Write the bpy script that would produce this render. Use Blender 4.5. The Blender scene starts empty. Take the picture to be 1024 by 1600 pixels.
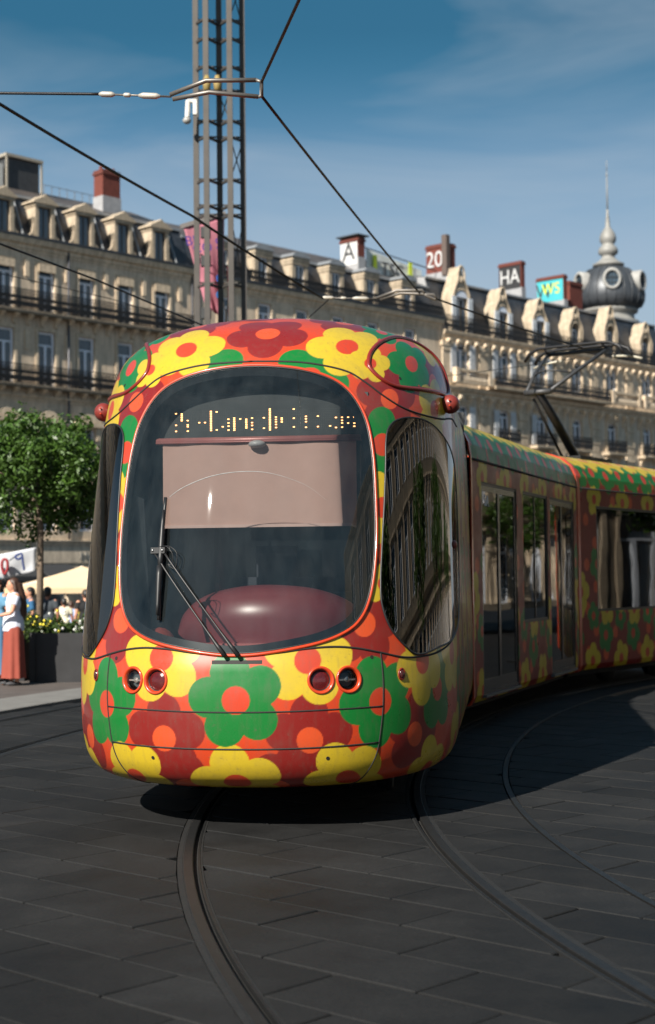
import math
import numpy as np
import bpy, bmesh, random
from mathutils import Vector, Matrix
random.seed(7); rng = np.random.default_rng(7)
SC = bpy.context.scene
C = SC.collection
R = math.radians
# ------------------------------------------------------------------ camera
F_PX, CAM_H, PITCH, ROLL = 2400.0, 1.6, R(2.5), R(-0.6)
cd = bpy.data.cameras.new('camera'); cam = bpy.data.objects.new('camera', cd); C.objects.link(cam)
cd.sensor_fit = 'VERTICAL'; cd.sensor_height = 36.0; cd.lens = F_PX / 1600 * 36.0
cd.clip_start = .1; cd.clip_end = 5000
cam.matrix_world = (Matrix.Translation((0, 0, CAM_H)) @ Matrix.Rotation(R(90) + PITCH, 4, 'X') @ Matrix.Rotation(ROLL, 4, 'Z'))
cd.dof.use_dof = True; cd.dof.focus_distance = 10.0; cd.dof.aperture_fstop = 2.4
SC.camera = cam
# ------------------------------------------------------------------ sky and sun
SUN_EL = R(35.5); SUN_H = (-.535, -.845)                 # towards the sun, seen from above
world = bpy.data.worlds.new('World'); SC.world = world; world.use_nodes = True
nt = world.node_tree; nt.nodes.clear()
out = nt.nodes.new('ShaderNodeOutputWorld'); bg = nt.nodes.new('ShaderNodeBackground')
sky = nt.nodes.new('ShaderNodeTexSky'); sky.sky_type = 'NISHITA'; sky.sun_disc = False
sky.sun_elevation = SUN_EL; sky.sun_rotation = math.atan2(SUN_H[0], SUN_H[1])
sky.altitude = 0; sky.air_density = 1.0; sky.dust_density = .6; sky.ozone_density = 3.0
EXPO, SKY_K = .9, .14
tc = nt.nodes.new('ShaderNodeTexCoord'); sx = nt.nodes.new('ShaderNodeSeparateXYZ')
rp0 = nt.nodes.new('ShaderNodeValToRGB'); el = rp0.color_ramp.elements           # colour of this afternoon's sky by height
_k = 1/(SKY_K*2**EXPO)
for i, (z, c) in enumerate(((0., (.40, .46, .52)), (1., (.014, .105, .195)), (.12, (.37, .455, .54)), (.19, (.33, .43, .53)), (.228, (.27, .395, .515)), (.268, (.115, .26, .405)), (.305, (.030, .165, .285)), (.34, (.008, .118, .21)))):
    e = el[i] if i < 2 else el.new(z)
    e.position = z; e.color = (*[x*_k*.5 for x in c], 1)                        # halved to stay in the ramp's range
rp0.color_ramp.interpolation = 'B_SPLINE'
L = nt.links.new
dbl = nt.nodes.new('ShaderNodeVectorMath'); dbl.operation = 'SCALE'; dbl.inputs['Scale'].default_value = 2.0
mxs = nt.nodes.new('ShaderNodeMix'); mxs.data_type = 'RGBA'; mxs.inputs['Factor'].default_value = .93
mp = nt.nodes.new('ShaderNodeMapping'); mp.inputs['Scale'].default_value = (2.2, 2.2, 10.0); mp.inputs['Rotation'].default_value = (0, R(14), R(20)); mp.inputs['Location'].default_value = (1.3, .2, .4)
n1 = nt.nodes.new('ShaderNodeTexNoise'); n1.inputs['Scale'].default_value = 1.5; n1.inputs['Detail'].default_value = 5
n1.inputs['Roughness'].default_value = .5; n1.inputs['Distortion'].default_value = .5
rp = nt.nodes.new('ShaderNodeValToRGB'); rp.color_ramp.elements[0].position = .45; rp.color_ramp.elements[1].position = .85
rp.color_ramp.elements[0].color = (0, 0, 0, 1); rp.color_ramp.elements[1].color = (.50, .50, .50, 1)
mx = nt.nodes.new('ShaderNodeMix'); mx.data_type = 'RGBA'; mx.inputs['B'].default_value = (.55*_k, .60*_k, .66*_k, 1)
L(tc.outputs['Generated'], sx.inputs[0]); L(sx.outputs['Z'], rp0.inputs[0]); L(rp0.outputs[0], dbl.inputs[0])
L(sky.outputs[0], mxs.inputs['A']); L(dbl.outputs[0], mxs.inputs['B'])
L(tc.outputs['Generated'], mp.inputs['Vector']); L(mp.outputs[0], n1.inputs['Vector']); L(n1.outputs['Fac'], rp.inputs[0])
L(mxs.outputs['Result'], mx.inputs['A']); L(rp.outputs[0], mx.inputs['Factor'])
L(mx.outputs['Result'], bg.inputs['Color']); bg.inputs['Strength'].default_value = SKY_K
L(bg.outputs[0], out.inputs['Surface'])
sl = bpy.data.lights.new('sun', 'SUN'); sl.energy = 4.8; sl.angle = R(.53); sl.color = (1, .94, .84)
so = bpy.data.objects.new('sun', sl); C.objects.link(so)
ce = math.cos(SUN_EL)
so.rotation_euler = Vector((SUN_H[0]*ce, SUN_H[1]*ce, math.sin(SUN_EL))).to_track_quat('Z', 'Y').to_euler()
so.location = (-20, -20, 40)
SC.view_settings.view_transform = 'Standard'; SC.view_settings.look = 'None'
SC.view_settings.gamma = 1; SC.view_settings.exposure = EXPO; SC.view_settings.use_curve_mapping = False
SC.render.engine = 'CYCLES'; SC.cycles.max_bounces = 8; SC.cycles.transparent_max_bounces = 12
SC.cycles.use_denoising = True
# ------------------------------------------------------------------ helpers
_r = np.array([1, 0, 0.]); _f = np.array([0, math.cos(PITCH), math.sin(PITCH)]); _u = np.array([0, -math.sin(PITCH), math.cos(PITCH)])
_cr, _cu = math.cos(ROLL)*_r + math.sin(ROLL)*_u, -math.sin(ROLL)*_r + math.cos(ROLL)*_u
def at(x, y, Y):
    """real place of something seen at x, y of the photograph and known to stand Y metres off"""
    d = _f + _cr*(x-512)/F_PX + _cu*(800-y)/F_PX
    return Vector(d*Y/d[1]) + Vector((0, 0, CAM_H))
def srgb(r, g, b):
    f = lambda c: (c/255/12.92) if c/255 <= .04045 else ((c/255+.055)/1.055)**2.4
    return (f(r), f(g), f(b))
def mat(name, col, rough=.6, metal=0., var=.12, scale=6., bump=0., bscale=None, coat=0., spec=.5, rnd=0., stretch=None):
    m = bpy.data.materials.new(name); m.use_nodes = True; t = m.node_tree; p = t.nodes['Principled BSDF']
    p.inputs['Roughness'].default_value = rough; p.inputs['Metallic'].default_value = metal
    p.inputs['Specular IOR Level'].default_value = spec
    if coat: p.inputs['Coat Weight'].default_value = coat; p.inputs['Coat Roughness'].default_value = .06
    co = t.nodes.new('ShaderNodeTexCoord'); vec = co.outputs['Object']
    if stretch:
        mpn = t.nodes.new('ShaderNodeMapping'); mpn.inputs['Scale'].default_value = stretch
        t.links.new(vec, mpn.inputs['Vector']); vec = mpn.outputs[0]
    n = t.nodes.new('ShaderNodeTexNoise'); n.inputs['Scale'].default_value = scale; n.inputs['Detail'].default_value = 7
    n.inputs['Roughness'].default_value = .62
    t.links.new(vec, n.inputs['Vector'])
    a = t.nodes.new('ShaderNodeMapRange'); a.inputs['From Min'].default_value = .25; a.inputs['From Max'].default_value = .75
    a.inputs['To Min'].default_value = 1-var; a.inputs['To Max'].default_value = 1+var
    t.links.new(n.outputs['Fac'], a.inputs['Value'])
    k = a.outputs[0]
    if rnd:
        oi = t.nodes.new('ShaderNodeObjectInfo'); b = t.nodes.new('ShaderNodeMapRange')
        b.inputs['To Min'].default_value = 1-rnd; b.inputs['To Max'].default_value = 1+rnd
        t.links.new(oi.outputs['Random'], b.inputs['Value'])
        mm = t.nodes.new('ShaderNodeMath'); mm.operation = 'MULTIPLY'
        t.links.new(k, mm.inputs[0]); t.links.new(b.outputs[0], mm.inputs[1]); k = mm.outputs[0]
    v = t.nodes.new('ShaderNodeVectorMath'); v.operation = 'SCALE'; v.inputs[0].default_value = col
    t.links.new(k, v.inputs['Scale']); t.links.new(v.outputs[0], p.inputs['Base Color'])
    if bump:
        n2 = t.nodes.new('ShaderNodeTexNoise'); n2.inputs['Scale'].default_value = bscale or scale*6; n2.inputs['Detail'].default_value = 5
        t.links.new(vec, n2.inputs['Vector'])
        bp = t.nodes.new('ShaderNodeBump'); bp.inputs['Strength'].default_value = bump; bp.inputs['Distance'].default_value = .02
        t.links.new(n2.outputs['Fac'], bp.inputs['Height']); t.links.new(bp.outputs[0], p.inputs['Normal'])
    return m
def glass(name, tint, rough=.015, ior=1.5, minrefl=0., dust_haze=0.):
    m = bpy.data.materials.new(name); m.use_nodes = True; t = m.node_tree; t.nodes.clear()
    o = t.nodes.new('ShaderNodeOutputMaterial'); mx = t.nodes.new('ShaderNodeMixShader')
    fr = t.nodes.new('ShaderNodeFresnel'); fr.inputs['IOR'].default_value = ior
    tr = t.nodes.new('ShaderNodeBsdfTransparent'); tr.inputs['Color'].default_value = (*tint, 1)
    gl = t.nodes.new('ShaderNodeBsdfGlossy'); gl.inputs['Roughness'].default_value = rough
    co = t.nodes.new('ShaderNodeTexCoord')
    n = t.nodes.new('ShaderNodeTexNoise'); n.inputs['Scale'].default_value = 1.3; n.inputs['Detail'].default_value = 1
    bp = t.nodes.new('ShaderNodeBump'); bp.inputs['Strength'].default_value = .08; bp.inputs['Distance'].default_value = .02
    t.links.new(co.outputs['Object'], n.inputs['Vector']); t.links.new(n.outputs['Fac'], bp.inputs['Height'])
    t.links.new(bp.outputs[0], gl.inputs['Normal'])
    k = fr.outputs[0]
    if minrefl:
        mm = t.nodes.new('ShaderNodeMath'); mm.operation = 'MAXIMUM'; mm.inputs[1].default_value = minrefl
        t.links.new(k, mm.inputs[0]); k = mm.outputs[0]
    t.links.new(k, mx.inputs[0]); t.links.new(tr.outputs[0], mx.inputs[1]); t.links.new(gl.outputs[0], mx.inputs[2])
    res = mx.outputs[0]
    if dust_haze:                                             # uneven dusty film, tinted blue to paint in the sky's reflected haze
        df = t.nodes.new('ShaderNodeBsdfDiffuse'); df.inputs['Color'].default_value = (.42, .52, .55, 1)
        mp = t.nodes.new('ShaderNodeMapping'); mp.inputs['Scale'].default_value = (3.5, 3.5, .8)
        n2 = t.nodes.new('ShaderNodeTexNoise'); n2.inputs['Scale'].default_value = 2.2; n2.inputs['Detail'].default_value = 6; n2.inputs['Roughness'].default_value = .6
        r = t.nodes.new('ShaderNodeMapRange'); r.inputs['From Min'].default_value = .3; r.inputs['From Max'].default_value = .75; r.inputs['To Min'].default_value = dust_haze*.45; r.inputs['To Max'].default_value = dust_haze*1.6
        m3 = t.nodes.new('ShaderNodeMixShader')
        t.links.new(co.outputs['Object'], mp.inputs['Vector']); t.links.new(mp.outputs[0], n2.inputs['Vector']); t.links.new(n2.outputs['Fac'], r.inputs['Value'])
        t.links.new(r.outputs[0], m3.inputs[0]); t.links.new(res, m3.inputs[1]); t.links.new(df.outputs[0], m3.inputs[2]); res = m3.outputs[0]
    t.links.new(res, o.inputs['Surface'])
    return m
def emit(name, col, s):
    m = bpy.data.materials.new(name); m.use_nodes = True; t = m.node_tree; p = t.nodes['Principled BSDF']
    p.inputs['Base Color'].default_value = (*col, 1); p.inputs['Emission Color'].default_value = (*col, 1)
    p.inputs['Emission Strength'].default_value = s
    return m
def tag(o, label=None, cat=None, group=None, kind=None):
    if label: o['label'] = label
    if cat: o['category'] = cat
    if group: o['group'] = group
    if kind: o['kind'] = kind
    return o
def empty(name, loc=(0, 0, 0), rz=0., label=None, cat=None, group=None):
    o = bpy.data.objects.new(name, None); C.objects.link(o); o.location = loc; o.rotation_euler = (0, 0, rz)
    o.empty_display_size = .2
    return tag(o, label, cat, group)
def link(name, me, m=None, parent=None, smooth=False):
    if m is not None and not me.materials: me.materials.append(m)
    if smooth: me.polygons.foreach_set('use_smooth', [True]*len(me.polygons))
    o = bpy.data.objects.new(name, me); C.objects.link(o)
    if parent: o.parent = parent
    return o
class MB:
    def __init__(s): s.v = []; s.f = []
    def add(s, vs, fs):
        b = len(s.v); s.v.extend([tuple(map(float, p)) for p in vs]); s.f.extend([tuple(i+b for i in f) for f in fs]); return s
    def box(s, x0, x1, y0, y1, z0, z1):
        return s.add([(x0,y0,z0),(x1,y0,z0),(x1,y1,z0),(x0,y1,z0),(x0,y0,z1),(x1,y0,z1),(x1,y1,z1),(x0,y1,z1)],
                     [(3,2,1,0),(4,5,6,7),(0,1,5,4),(1,2,6,5),(2,3,7,6),(3,0,4,7)])
    def tube(s, pts, r, n=8, closed=False, caps=True):
        pts = [Vector(p) for p in pts]; m = len(pts)
        rs = r if hasattr(r, '__len__') else [r]*m
        vs = []; up = None
        for i in range(m):
            if closed: t = pts[(i+1) % m] - pts[i-1]
            else: t = pts[min(i+1, m-1)] - pts[max(i-1, 0)]
            t = t.normalized() if t.length > 1e-9 else Vector((0, 0, 1))
            if up is None:
                up = Vector((0, 0, 1)) if abs(t.z) < .9 else Vector((1, 0, 0))
            a = (up - t*up.dot(t))
            a = a.normalized() if a.length > 1e-6 else t.orthogonal().normalized()
            b = t.cross(a); up = a
            for k in range(n):
                th = 2*math.pi*(k+.5)/n
                vs.append(pts[i] + (a*math.cos(th) + b*math.sin(th))*rs[i])
        fs = []
        for i in range(m if closed else m-1):
            j = (i+1) % m
            for k in range(n):
                k2 = (k+1) % n
                fs.append((i*n+k, i*n+k2, j*n+k2, j*n+k))
        if caps and not closed:
            fs.append(tuple(range(n-1, -1, -1))); fs.append(tuple((m-1)*n+k for k in range(n)))
        return s.add(vs, fs)
    def bar(s, p, q, w, h=None):
        """rectangular bar from p to q"""
        p = Vector(p); q = Vector(q); h = h or w; t = (q-p).normalized()
        up = Vector((0, 0, 1)) if abs(t.z) < .95 else Vector((0, 1, 0))
        a = t.cross(up).normalized(); b = a.cross(t)
        vs = [c + a*i*w/2 + b*j*h/2 for c in (p, q) for i, j in ((-1,-1),(1,-1),(1,1),(-1,1))]
        return s.add(vs, [(3,2,1,0),(4,5,6,7),(0,1,5,4),(1,2,6,5),(2,3,7,6),(3,0,4,7)])
    def lathe(s, prof, n=24, c=(0, 0, 0), axis='z', cap=True):
        vs = []
        for r, h in prof:
            for k in range(n):
                th = 2*math.pi*k/n; x, y = r*math.cos(th), r*math.sin(th)
                p = (x, y, h) if axis == 'z' else ((x, h, y) if axis == 'y' else (h, x, y))
                vs.append((c[0]+p[0], c[1]+p[1], c[2]+p[2]))
        fs = [(i*n+k, i*n+(k+1) % n, (i+1)*n+(k+1) % n, (i+1)*n+k) for i in range(len(prof)-1) for k in range(n)]
        if cap: fs += [tuple(range(n-1, -1, -1)), tuple((len(prof)-1)*n+k for k in range(n))]
        return s.add(vs, fs)
    def prism(s, poly, y0, y1, plane='xz'):
        """polygon in x,z extruded along y (or x,y along z)"""
        n = len(poly)
        if plane == 'xz': vs = [(x, y0, z) for x, z in poly] + [(x, y1, z) for x, z in poly]
        elif plane == 'yz': vs = [(y0, a, z) for a, z in poly] + [(y1, a, z) for a, z in poly]
        else: vs = [(x, y, y0) for x, y in poly] + [(x, y, y1) for x, y in poly]
        fs = [tuple(range(n)), tuple(range(2*n-1, n-1, -1))] + [(i, i+n, (i+1) % n+n, (i+1) % n) for i in range(n)]
        return s.add(vs, fs)
    def sphere(s, c, r, n=14, m=9):
        rr = r if hasattr(r, '__len__') else (r, r, r)
        prof = [(math.sin(math.pi*i/m), -math.cos(math.pi*i/m)) for i in range(m+1)]
        vs = [(c[0]+rr[0]*p*math.cos(2*math.pi*k/n), c[1]+rr[1]*p*math.sin(2*math.pi*k/n), c[2]+rr[2]*h) for p, h in prof for k in range(n)]
        fs = [(i*n+k, i*n+(k+1) % n, (i+1)*n+(k+1) % n, (i+1)*n+k) for i in range(m) for k in range(n)]
        return s.add(vs, fs)
    def mesh(s, name, fixn=True):
        me = bpy.data.meshes.new(name); me.from_pydata(s.v, [], s.f)
        if fixn:
            b = bmesh.new(); b.from_mesh(me); bmesh.ops.remove_doubles(b, verts=b.verts, dist=1e-5)
            bmesh.ops.recalc_face_normals(b, faces=b.faces); b.to_mesh(me); b.free()
        me.update(); return me
    def build(s, name, m, parent=None, smooth=False, fixn=True):
        return link(name, s.mesh(name, fixn), m, parent, smooth)
def smooth_by_angle(o, deg=35):
    me = o.data; me.polygons.foreach_set('use_smooth', [True]*len(me.polygons))
    me.set_sharp_from_angle(angle=R(deg))
def lettering(name, text, size, m, parent, M, extrude=.004, sx=1.0):
    """flat lettering as a mesh; M places the text's x (right), y (up) axes"""
    cu = bpy.data.curves.new(name, 'FONT'); cu.body = text; cu.size = size; cu.extrude = extrude; cu.align_x = 'CENTER'; cu.align_y = 'CENTER'
    to = bpy.data.objects.new(name+'_tmp', cu); C.objects.link(to)
    me = bpy.data.meshes.new_from_object(to.evaluated_get(bpy.context.evaluated_depsgraph_get()))
    bpy.data.objects.remove(to)
    me.transform(Matrix.Diagonal((sx, 1, 1, 1))); me.transform(M)
    return link(name, me, m, parent)
def frame_mat(o, x, y):
    """matrix with origin o and axes x, y"""
    x = Vector(x).normalized(); y = Vector(y); y = (y - x*y.dot(x)).normalized(); z = x.cross(y)
    return Matrix(((x.x, y.x, z.x, o[0]), (x.y, y.y, z.y, o[1]), (x.z, y.z, z.z, o[2]), (0, 0, 0, 1)))
# ------------------------------------------------------------------ ground, paving, tracks
FAC = R(43)                                            # the paving and the facade share their directions
FD = np.array([math.sin(FAC), math.cos(FAC)]); FN = np.array([math.cos(FAC), -math.sin(FAC)])
def gz(y): return -min(max(0., y-27.)*.03, 1.9)
# centre line of the tram's track: heading by arc length from the front bogie
_ss = np.arange(-11, 34.01, .1); _th = np.where(_ss < 0, R(6.6) + R(3.0)*_ss, R(6.6) + R(2.1)*_ss)
_i0 = int(np.argmin(abs(_ss)))
_px = np.concatenate([[0], np.cumsum(np.sin((_th[1:]+_th[:-1])/2)*.1)]); _py = np.concatenate([[0], np.cumsum(np.cos((_th[1:]+_th[:-1])/2)*.1)])
PX = _px - _px[_i0] - .01; PY = _py - _py[_i0] + 12.8
NX, NY = np.cos(_th), -np.sin(_th)
def path(i, off): return PX[i] + NX[i]*off, PY[i] + NY[i]*off
def offs(x, y):
    i = int(np.argmin((PX-x)**2 + (PY-y)**2))
    return (x-PX[i])*NX[i] + (y-PY[i])*NY[i], i
def paving_mat(name, base, slab):
    m = bpy.data.materials.new(name); m.use_nodes = True; t = m.node_tree; p = t.nodes['Principled BSDF']
    co = t.nodes.new('ShaderNodeTexCoord'); src = co.outputs['Object']
    n = t.nodes.new('ShaderNodeTexNoise'); n.inputs['Scale'].default_value = 1.1; n.inputs['Detail'].default_value = 8; n.inputs['Roughness'].default_value = .7
    n3 = t.nodes.new('ShaderNodeTexNoise'); n3.inputs['Scale'].default_value = 60; n3.inputs['Detail'].default_value = 4
    t.links.new(src, n.inputs['Vector']); t.links.new(src, n3.inputs['Vector'])
    a = t.nodes.new('ShaderNodeMapRange'); a.inputs['From Min'].default_value = .3; a.inputs['From Max'].default_value = .7; a.inputs['To Min'].default_value = .55; a.inputs['To Max'].default_value = 1.5
    t.links.new(n.outputs['Fac'], a.inputs['Value'])
    b = t.nodes.new('ShaderNodeMapRange'); b.inputs['From Min'].default_value = .3; b.inputs['From Max'].default_value = .7; b.inputs['To Min'].default_value = .7; b.inputs['To Max'].default_value = 1.3
    t.links.new(n3.outputs['Fac'], b.inputs['Value'])
    mu = t.nodes.new('ShaderNodeMath'); mu.operation = 'MULTIPLY'; t.links.new(a.outputs[0], mu.inputs[0]); t.links.new(b.outputs[0], mu.inputs[1])
    v = t.nodes.new('ShaderNodeVectorMath'); v.operation = 'SCALE'
    if slab:
        oi = t.nodes.new('ShaderNodeObjectInfo'); c = t.nodes.new('ShaderNodeMapRange'); c.inputs['To Min'].default_value = .66; c.inputs['To Max'].default_value = 1.36
        t.links.new(oi.outputs['Random'], c.inputs['Value'])
        m2 = t.nodes.new('ShaderNodeMath'); m2.operation = 'MULTIPLY'; t.links.new(mu.outputs[0], m2.inputs[0]); t.links.new(c.outputs[0], m2.inputs[1])
        t.links.new(m2.outputs[0], v.inputs['Scale']); v.inputs[0].default_value = base
    else:
        mp = t.nodes.new('ShaderNodeMapping'); mp.inputs['Rotation'].default_value = (0, 0, FAC)
        br = t.nodes.new('ShaderNodeTexBrick'); br.inputs['Scale'].default_value = 1; br.inputs['Brick Width'].default_value = .85; br.inputs['Row Height'].default_value = .42
        br.inputs['Mortar Size'].default_value = .008; br.inputs['Mortar Smooth'].default_value = .3
        br.inputs['Color1'].default_value = (*[x*.85 for x in base], 1); br.inputs['Color2'].default_value = (*[x*1.15 for x in base], 1)
        br.inputs['Mortar'].default_value = (*[x*.4 for x in base], 1)
        t.links.new(src, mp.inputs['Vector']); t.links.new(mp.outputs[0], br.inputs['Vector']); t.links.new(br.outputs['Color'], v.inputs[0])
        t.links.new(mu.outputs[0], v.inputs['Scale'])
    t.links.new(v.outputs[0], p.inputs['Base Color'])
    rr = t.nodes.new('ShaderNodeMapRange'); rr.inputs['From Min'].default_value = .3; rr.inputs['From Max'].default_value = .7; rr.inputs['To Min'].default_value = .62; rr.inputs['To Max'].default_value = .88
    t.links.new(n.outputs['Fac'], rr.inputs['Value']); t.links.new(rr.outputs[0], p.inputs['Roughness'])
    p.inputs['Specular IOR Level'].default_value = .3
    bp = t.nodes.new('ShaderNodeBump'); bp.inputs['Strength'].default_value = .25; bp.inputs['Distance'].default_value = .004
    t.links.new(n3.outputs['Fac'], bp.inputs['Height']); t.links.new(bp.outputs[0], p.inputs['Normal'])
    return m
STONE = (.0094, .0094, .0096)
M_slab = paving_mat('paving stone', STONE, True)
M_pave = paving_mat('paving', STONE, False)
ys = [-60, -20, 0, 10, 20, 27, 30, 40, 50, 60, 75, 90.4, 130, 400, 3000]; xs = [-3000, -400, -60, -20, 0, 20, 60, 400, 3000]
m = MB(); m.add([(x, y, -.032 + gz(y)) for y in ys for x in xs],
                [(j*len(xs)+i, j*len(xs)+i+1, (j+1)*len(xs)+i+1, (j+1)*len(xs)+i) for j in range(len(ys)-1) for i in range(len(xs)-1)])
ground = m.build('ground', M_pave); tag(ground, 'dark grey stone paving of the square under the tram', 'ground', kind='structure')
BANDS = [(-.7475, .073), (.7475, .073), (1.45, .028), (-3.28, .073), (-4.715, .073)]
def clip(poly, q, n, lim, sign):
    out = []
    for k in range(len(poly)):
        a, b = poly[k], poly[(k+1) % len(poly)]
        da = sign*((a[0]-q[0])*n[0] + (a[1]-q[1])*n[1]) - lim; db = sign*((b[0]-q[0])*n[0] + (b[1]-q[1])*n[1]) - lim
        if da >= 0: out.append(a)
        if da*db < 0:
            t = da/(da-db); out.append((a[0]+t*(b[0]-a[0]), a[1]+t*(b[1]-a[1])))
    return out
def area(p): return abs(sum(p[i][0]*p[(i+1) % len(p)][1] - p[(i+1) % len(p)][0]*p[i][1] for i in range(len(p))))/2
SL, SW, JT = .85, .42, .006
pieces = []
for j in range(-60, 70):
    for i in range(-60, 60):
        u0 = i*SL + (.5*SL if j % 2 else 0) + random.Random(j*7+3).uniform(-.1, .1); w0 = j*SW
        c = FN*(u0+SL/2) + FD*(w0+SW/2)
        if not (4.4 < c[1] < 20.5 and abs(c[0]) < .226*c[1] + .7): continue
        o, k = offs(*c)
        if o < -5.4: continue
        poly = [tuple(FN*a + FD*b) for a, b in ((u0+JT, w0+JT), (u0+SL-JT, w0+JT), (u0+SL-JT, w0+SW-JT), (u0+JT, w0+SW-JT))]
        ps = [poly]
        for bc, bh in BANDS + [(-5.4, .3)]:
            nx = []
            for p in ps:
                oo = [offs(*q)[0] for q in p]
                if max(oo) < bc-bh or min(oo) > bc+bh: nx.append(p); continue
                cx = sum(q[0] for q in p)/len(p); cy = sum(q[1] for q in p)/len(p)
                _, k = offs(cx, cy); q = path(k, bc); n = (NX[k], NY[k])
                for sg in (-1, 1):
                    e = clip(p, q, n, bh, sg)
                    if len(e) > 2 and area(e) > .006: nx.append(e)
            ps = nx
        pieces += [(c[1], p) for p in ps]
pieces.sort(key=lambda t: t[0])
def slab_geo(p, top):
    n = len(p); cx = sum(q[0] for q in p)/n; cy = sum(q[1] for q in p)/n
    sz = math.sqrt(area(p)); k = 1 - .010/sz
    tl = (random.uniform(-.002, .002), random.uniform(-.002, .002))
    T = lambda x, y, z: (x, y, z + tl[0]*(x-cx) + tl[1]*(y-cy))
    vs = [(x, y, -.031) for x, y in p] + [T(x, y, top-.005) for x, y in p] + [T(cx+(x-cx)*k, cy+(y-cy)*k, top) for x, y in p]
    fs = [(i, (i+1) % n, n+(i+1) % n, n+i) for i in range(n)] + [(n+i, n+(i+1) % n, 2*n+(i+1) % n, 2*n+i) for i in range(n)] + [tuple(2*n+i for i in range(n))]
    return vs, fs
rest = MB(); cnt = 0
for _, p in pieces:
    if sum(p[i][0]*p[(i+1) % len(p)][1] - p[(i+1) % len(p)][0]*p[i][1] for i in range(len(p))) < 0: p = p[::-1]
    vs, fs = slab_geo(p, random.uniform(-.0025, .0015))
    if cnt < 300:
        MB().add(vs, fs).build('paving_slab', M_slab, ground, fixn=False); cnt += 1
    else: rest.add(vs, fs)
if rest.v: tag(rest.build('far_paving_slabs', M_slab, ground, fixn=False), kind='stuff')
# rails
M_steel = mat('rail steel', (.012, .0122, .0125), .55, .2, .35, 14)
M_lip = mat('rail lip', (.009, .009, .0092), .6, .2, .35, 12)
M_groove = mat('groove dirt', (.012, .011, .010), .9, 0, .4, 20)
M_mastic = mat('rail bedding', (.008, .008, .008), .75, 0, .35, 9, bump=.4)
def strip(prof, i0, i1, step=2, off=0., flip=1, zadd=0.):
    """sweep an open profile [(offset, z)] along the track"""
    idx = list(range(i0, i1, step)); vs = []; n = len(prof)
    for i in idx:
        for o, z in prof:
            x, y = path(i, off + flip*o); vs.append((x, y, z + zadd + gz(y)))
    fs = []
    for a in range(len(idx)-1):
        for b in range(n-1):
            q = (a*n+b, a*n+b+1, (a+1)*n+b+1, (a+1)*n+b); fs.append(q)
    return vs, fs
def make_track(off, label, i0, i1):
    root = empty('tram_track', (0, 0, 0)); tag(root, label, 'track', kind='structure')
    for sg in (-1, 1):
        c = off + sg*.7475
        a = MB().add(*strip([(-.072, -.031), (-.072, 0), (-.042, .001), (-.042, -.02)], i0, i1, off=c, flip=-sg))
        a.add(*strip([(.060, -.02), (.060, .001), (.072, 0), (.072, -.031)], i0, i1, off=c, flip=-sg))
        bed = a.build('rail_bedding', M_mastic, root)
        MB().add(*strip([(-.041, -.03), (-.041, .001), (-.036, .004), (.012, .004), (.017, .001), (.017, -.026)], i0, i1, off=c, flip=-sg)).build('rail', M_steel, root)
        MB().add(*strip([(.046, -.026), (.046, .003), (.059, .003), (.059, -.02)], i0, i1, off=c, flip=-sg)).build('rail_lip', M_lip, root)
        MB().add(*strip([(.0168, -.024), (.0462, -.024)], i0, i1, off=c, flip=-sg)).build('rail_groove', M_groove, root)
    return root
make_track(0, 'curved steel grooved rails the tram runs on', 0, 300)
make_track(-3.9975, 'second pair of rails on the left behind the tram', 110, 300)
ed = MB().add(*strip([(-.022, -.03), (-.02, .002), (.02, .002), (.022, -.03)], 0, 300, off=1.45)).build('edging_strip', mat('edging steel', (.028, .028, .028), .5, .6, .3, 10))
tag(ed, 'thin curved edging strip in the paving right of the rails', 'edging', kind='structure')
# pale kerb band and pavement on the left
M_kerb = mat('kerb stone', (.17, .163, .152), .8, 0, .2, 3, bump=.3)
M_side = mat('pavement', (.085, .07, .062), .85, 0, .25, 2.2, bump=.3)
K = MB().add(*strip([(-5.2, -.03), (-5.2, .02), (-5.23, .03), (-6.2, .03)], 60, 300, 2)).build('kerb', M_kerb)
tag(K, 'pale stone kerb band behind the second track', 'kerb', kind='structure')
tag(MB().add(*strip([(-6.2, .028), (-7, .027), (-9, .024), (-16, .02)], 60, 300, 2)).build('pavement', M_side),
    'brownish pavement in front of the black planter', 'pavement', kind='structure')
# ------------------------------------------------------------------ nose shape
def pchip(xk, yk, x):
    xk = np.asarray(xk, float); yk = np.asarray(yk, float); x = np.asarray(x, float)
    h = np.diff(xk); d = np.diff(yk) / h
    m = np.zeros_like(yk)
    for i in range(1, len(xk) - 1):
        if d[i-1] * d[i] > 0:
            w1 = 2*h[i] + h[i-1]; w2 = h[i] + 2*h[i-1]
            m[i] = (w1 + w2) / (w1/d[i-1] + w2/d[i])
    m[0] = d[0]; m[-1] = d[-1]
    k = np.clip(np.searchsorted(xk, x, side='right') - 1, 0, len(xk) - 2)
    t = (x - xk[k]) / h[k]
    return ((2*t**3 - 3*t**2 + 1) * yk[k] + (t**3 - 2*t**2 + t) * h[k] * m[k]
            + (-2*t**3 + 3*t**2) * yk[k+1] + (t**3 - t**2) * h[k] * m[k+1])
CAB_Z = [.265, .285, .34, .45, .62, .85, 1.02, 1.15, 1.5, 2.0, 2.5, 2.8, 3.0, 3.16, 3.29, 3.39, 3.465, 3.51, 3.53]
CAB_Y = [.34, .24, .13, .055, .015, .0, .012, .04, .125, .265, .43, .56, .68, .80, .94, 1.11, 1.33, 1.62, 2.2]
CAB_W = [1.10, 1.19, 1.265, 1.315, 1.335, 1.34, 1.34, 1.338, 1.33, 1.32, 1.31, 1.30, 1.285, 1.255, 1.19, 1.07, .87, .58, .0]
CAB_L = 6.35
NOSE_D, NOSE_P = 1.75, 2.45
_q = np.array([CAB_Z, CAB_Y, CAB_W])
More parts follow.
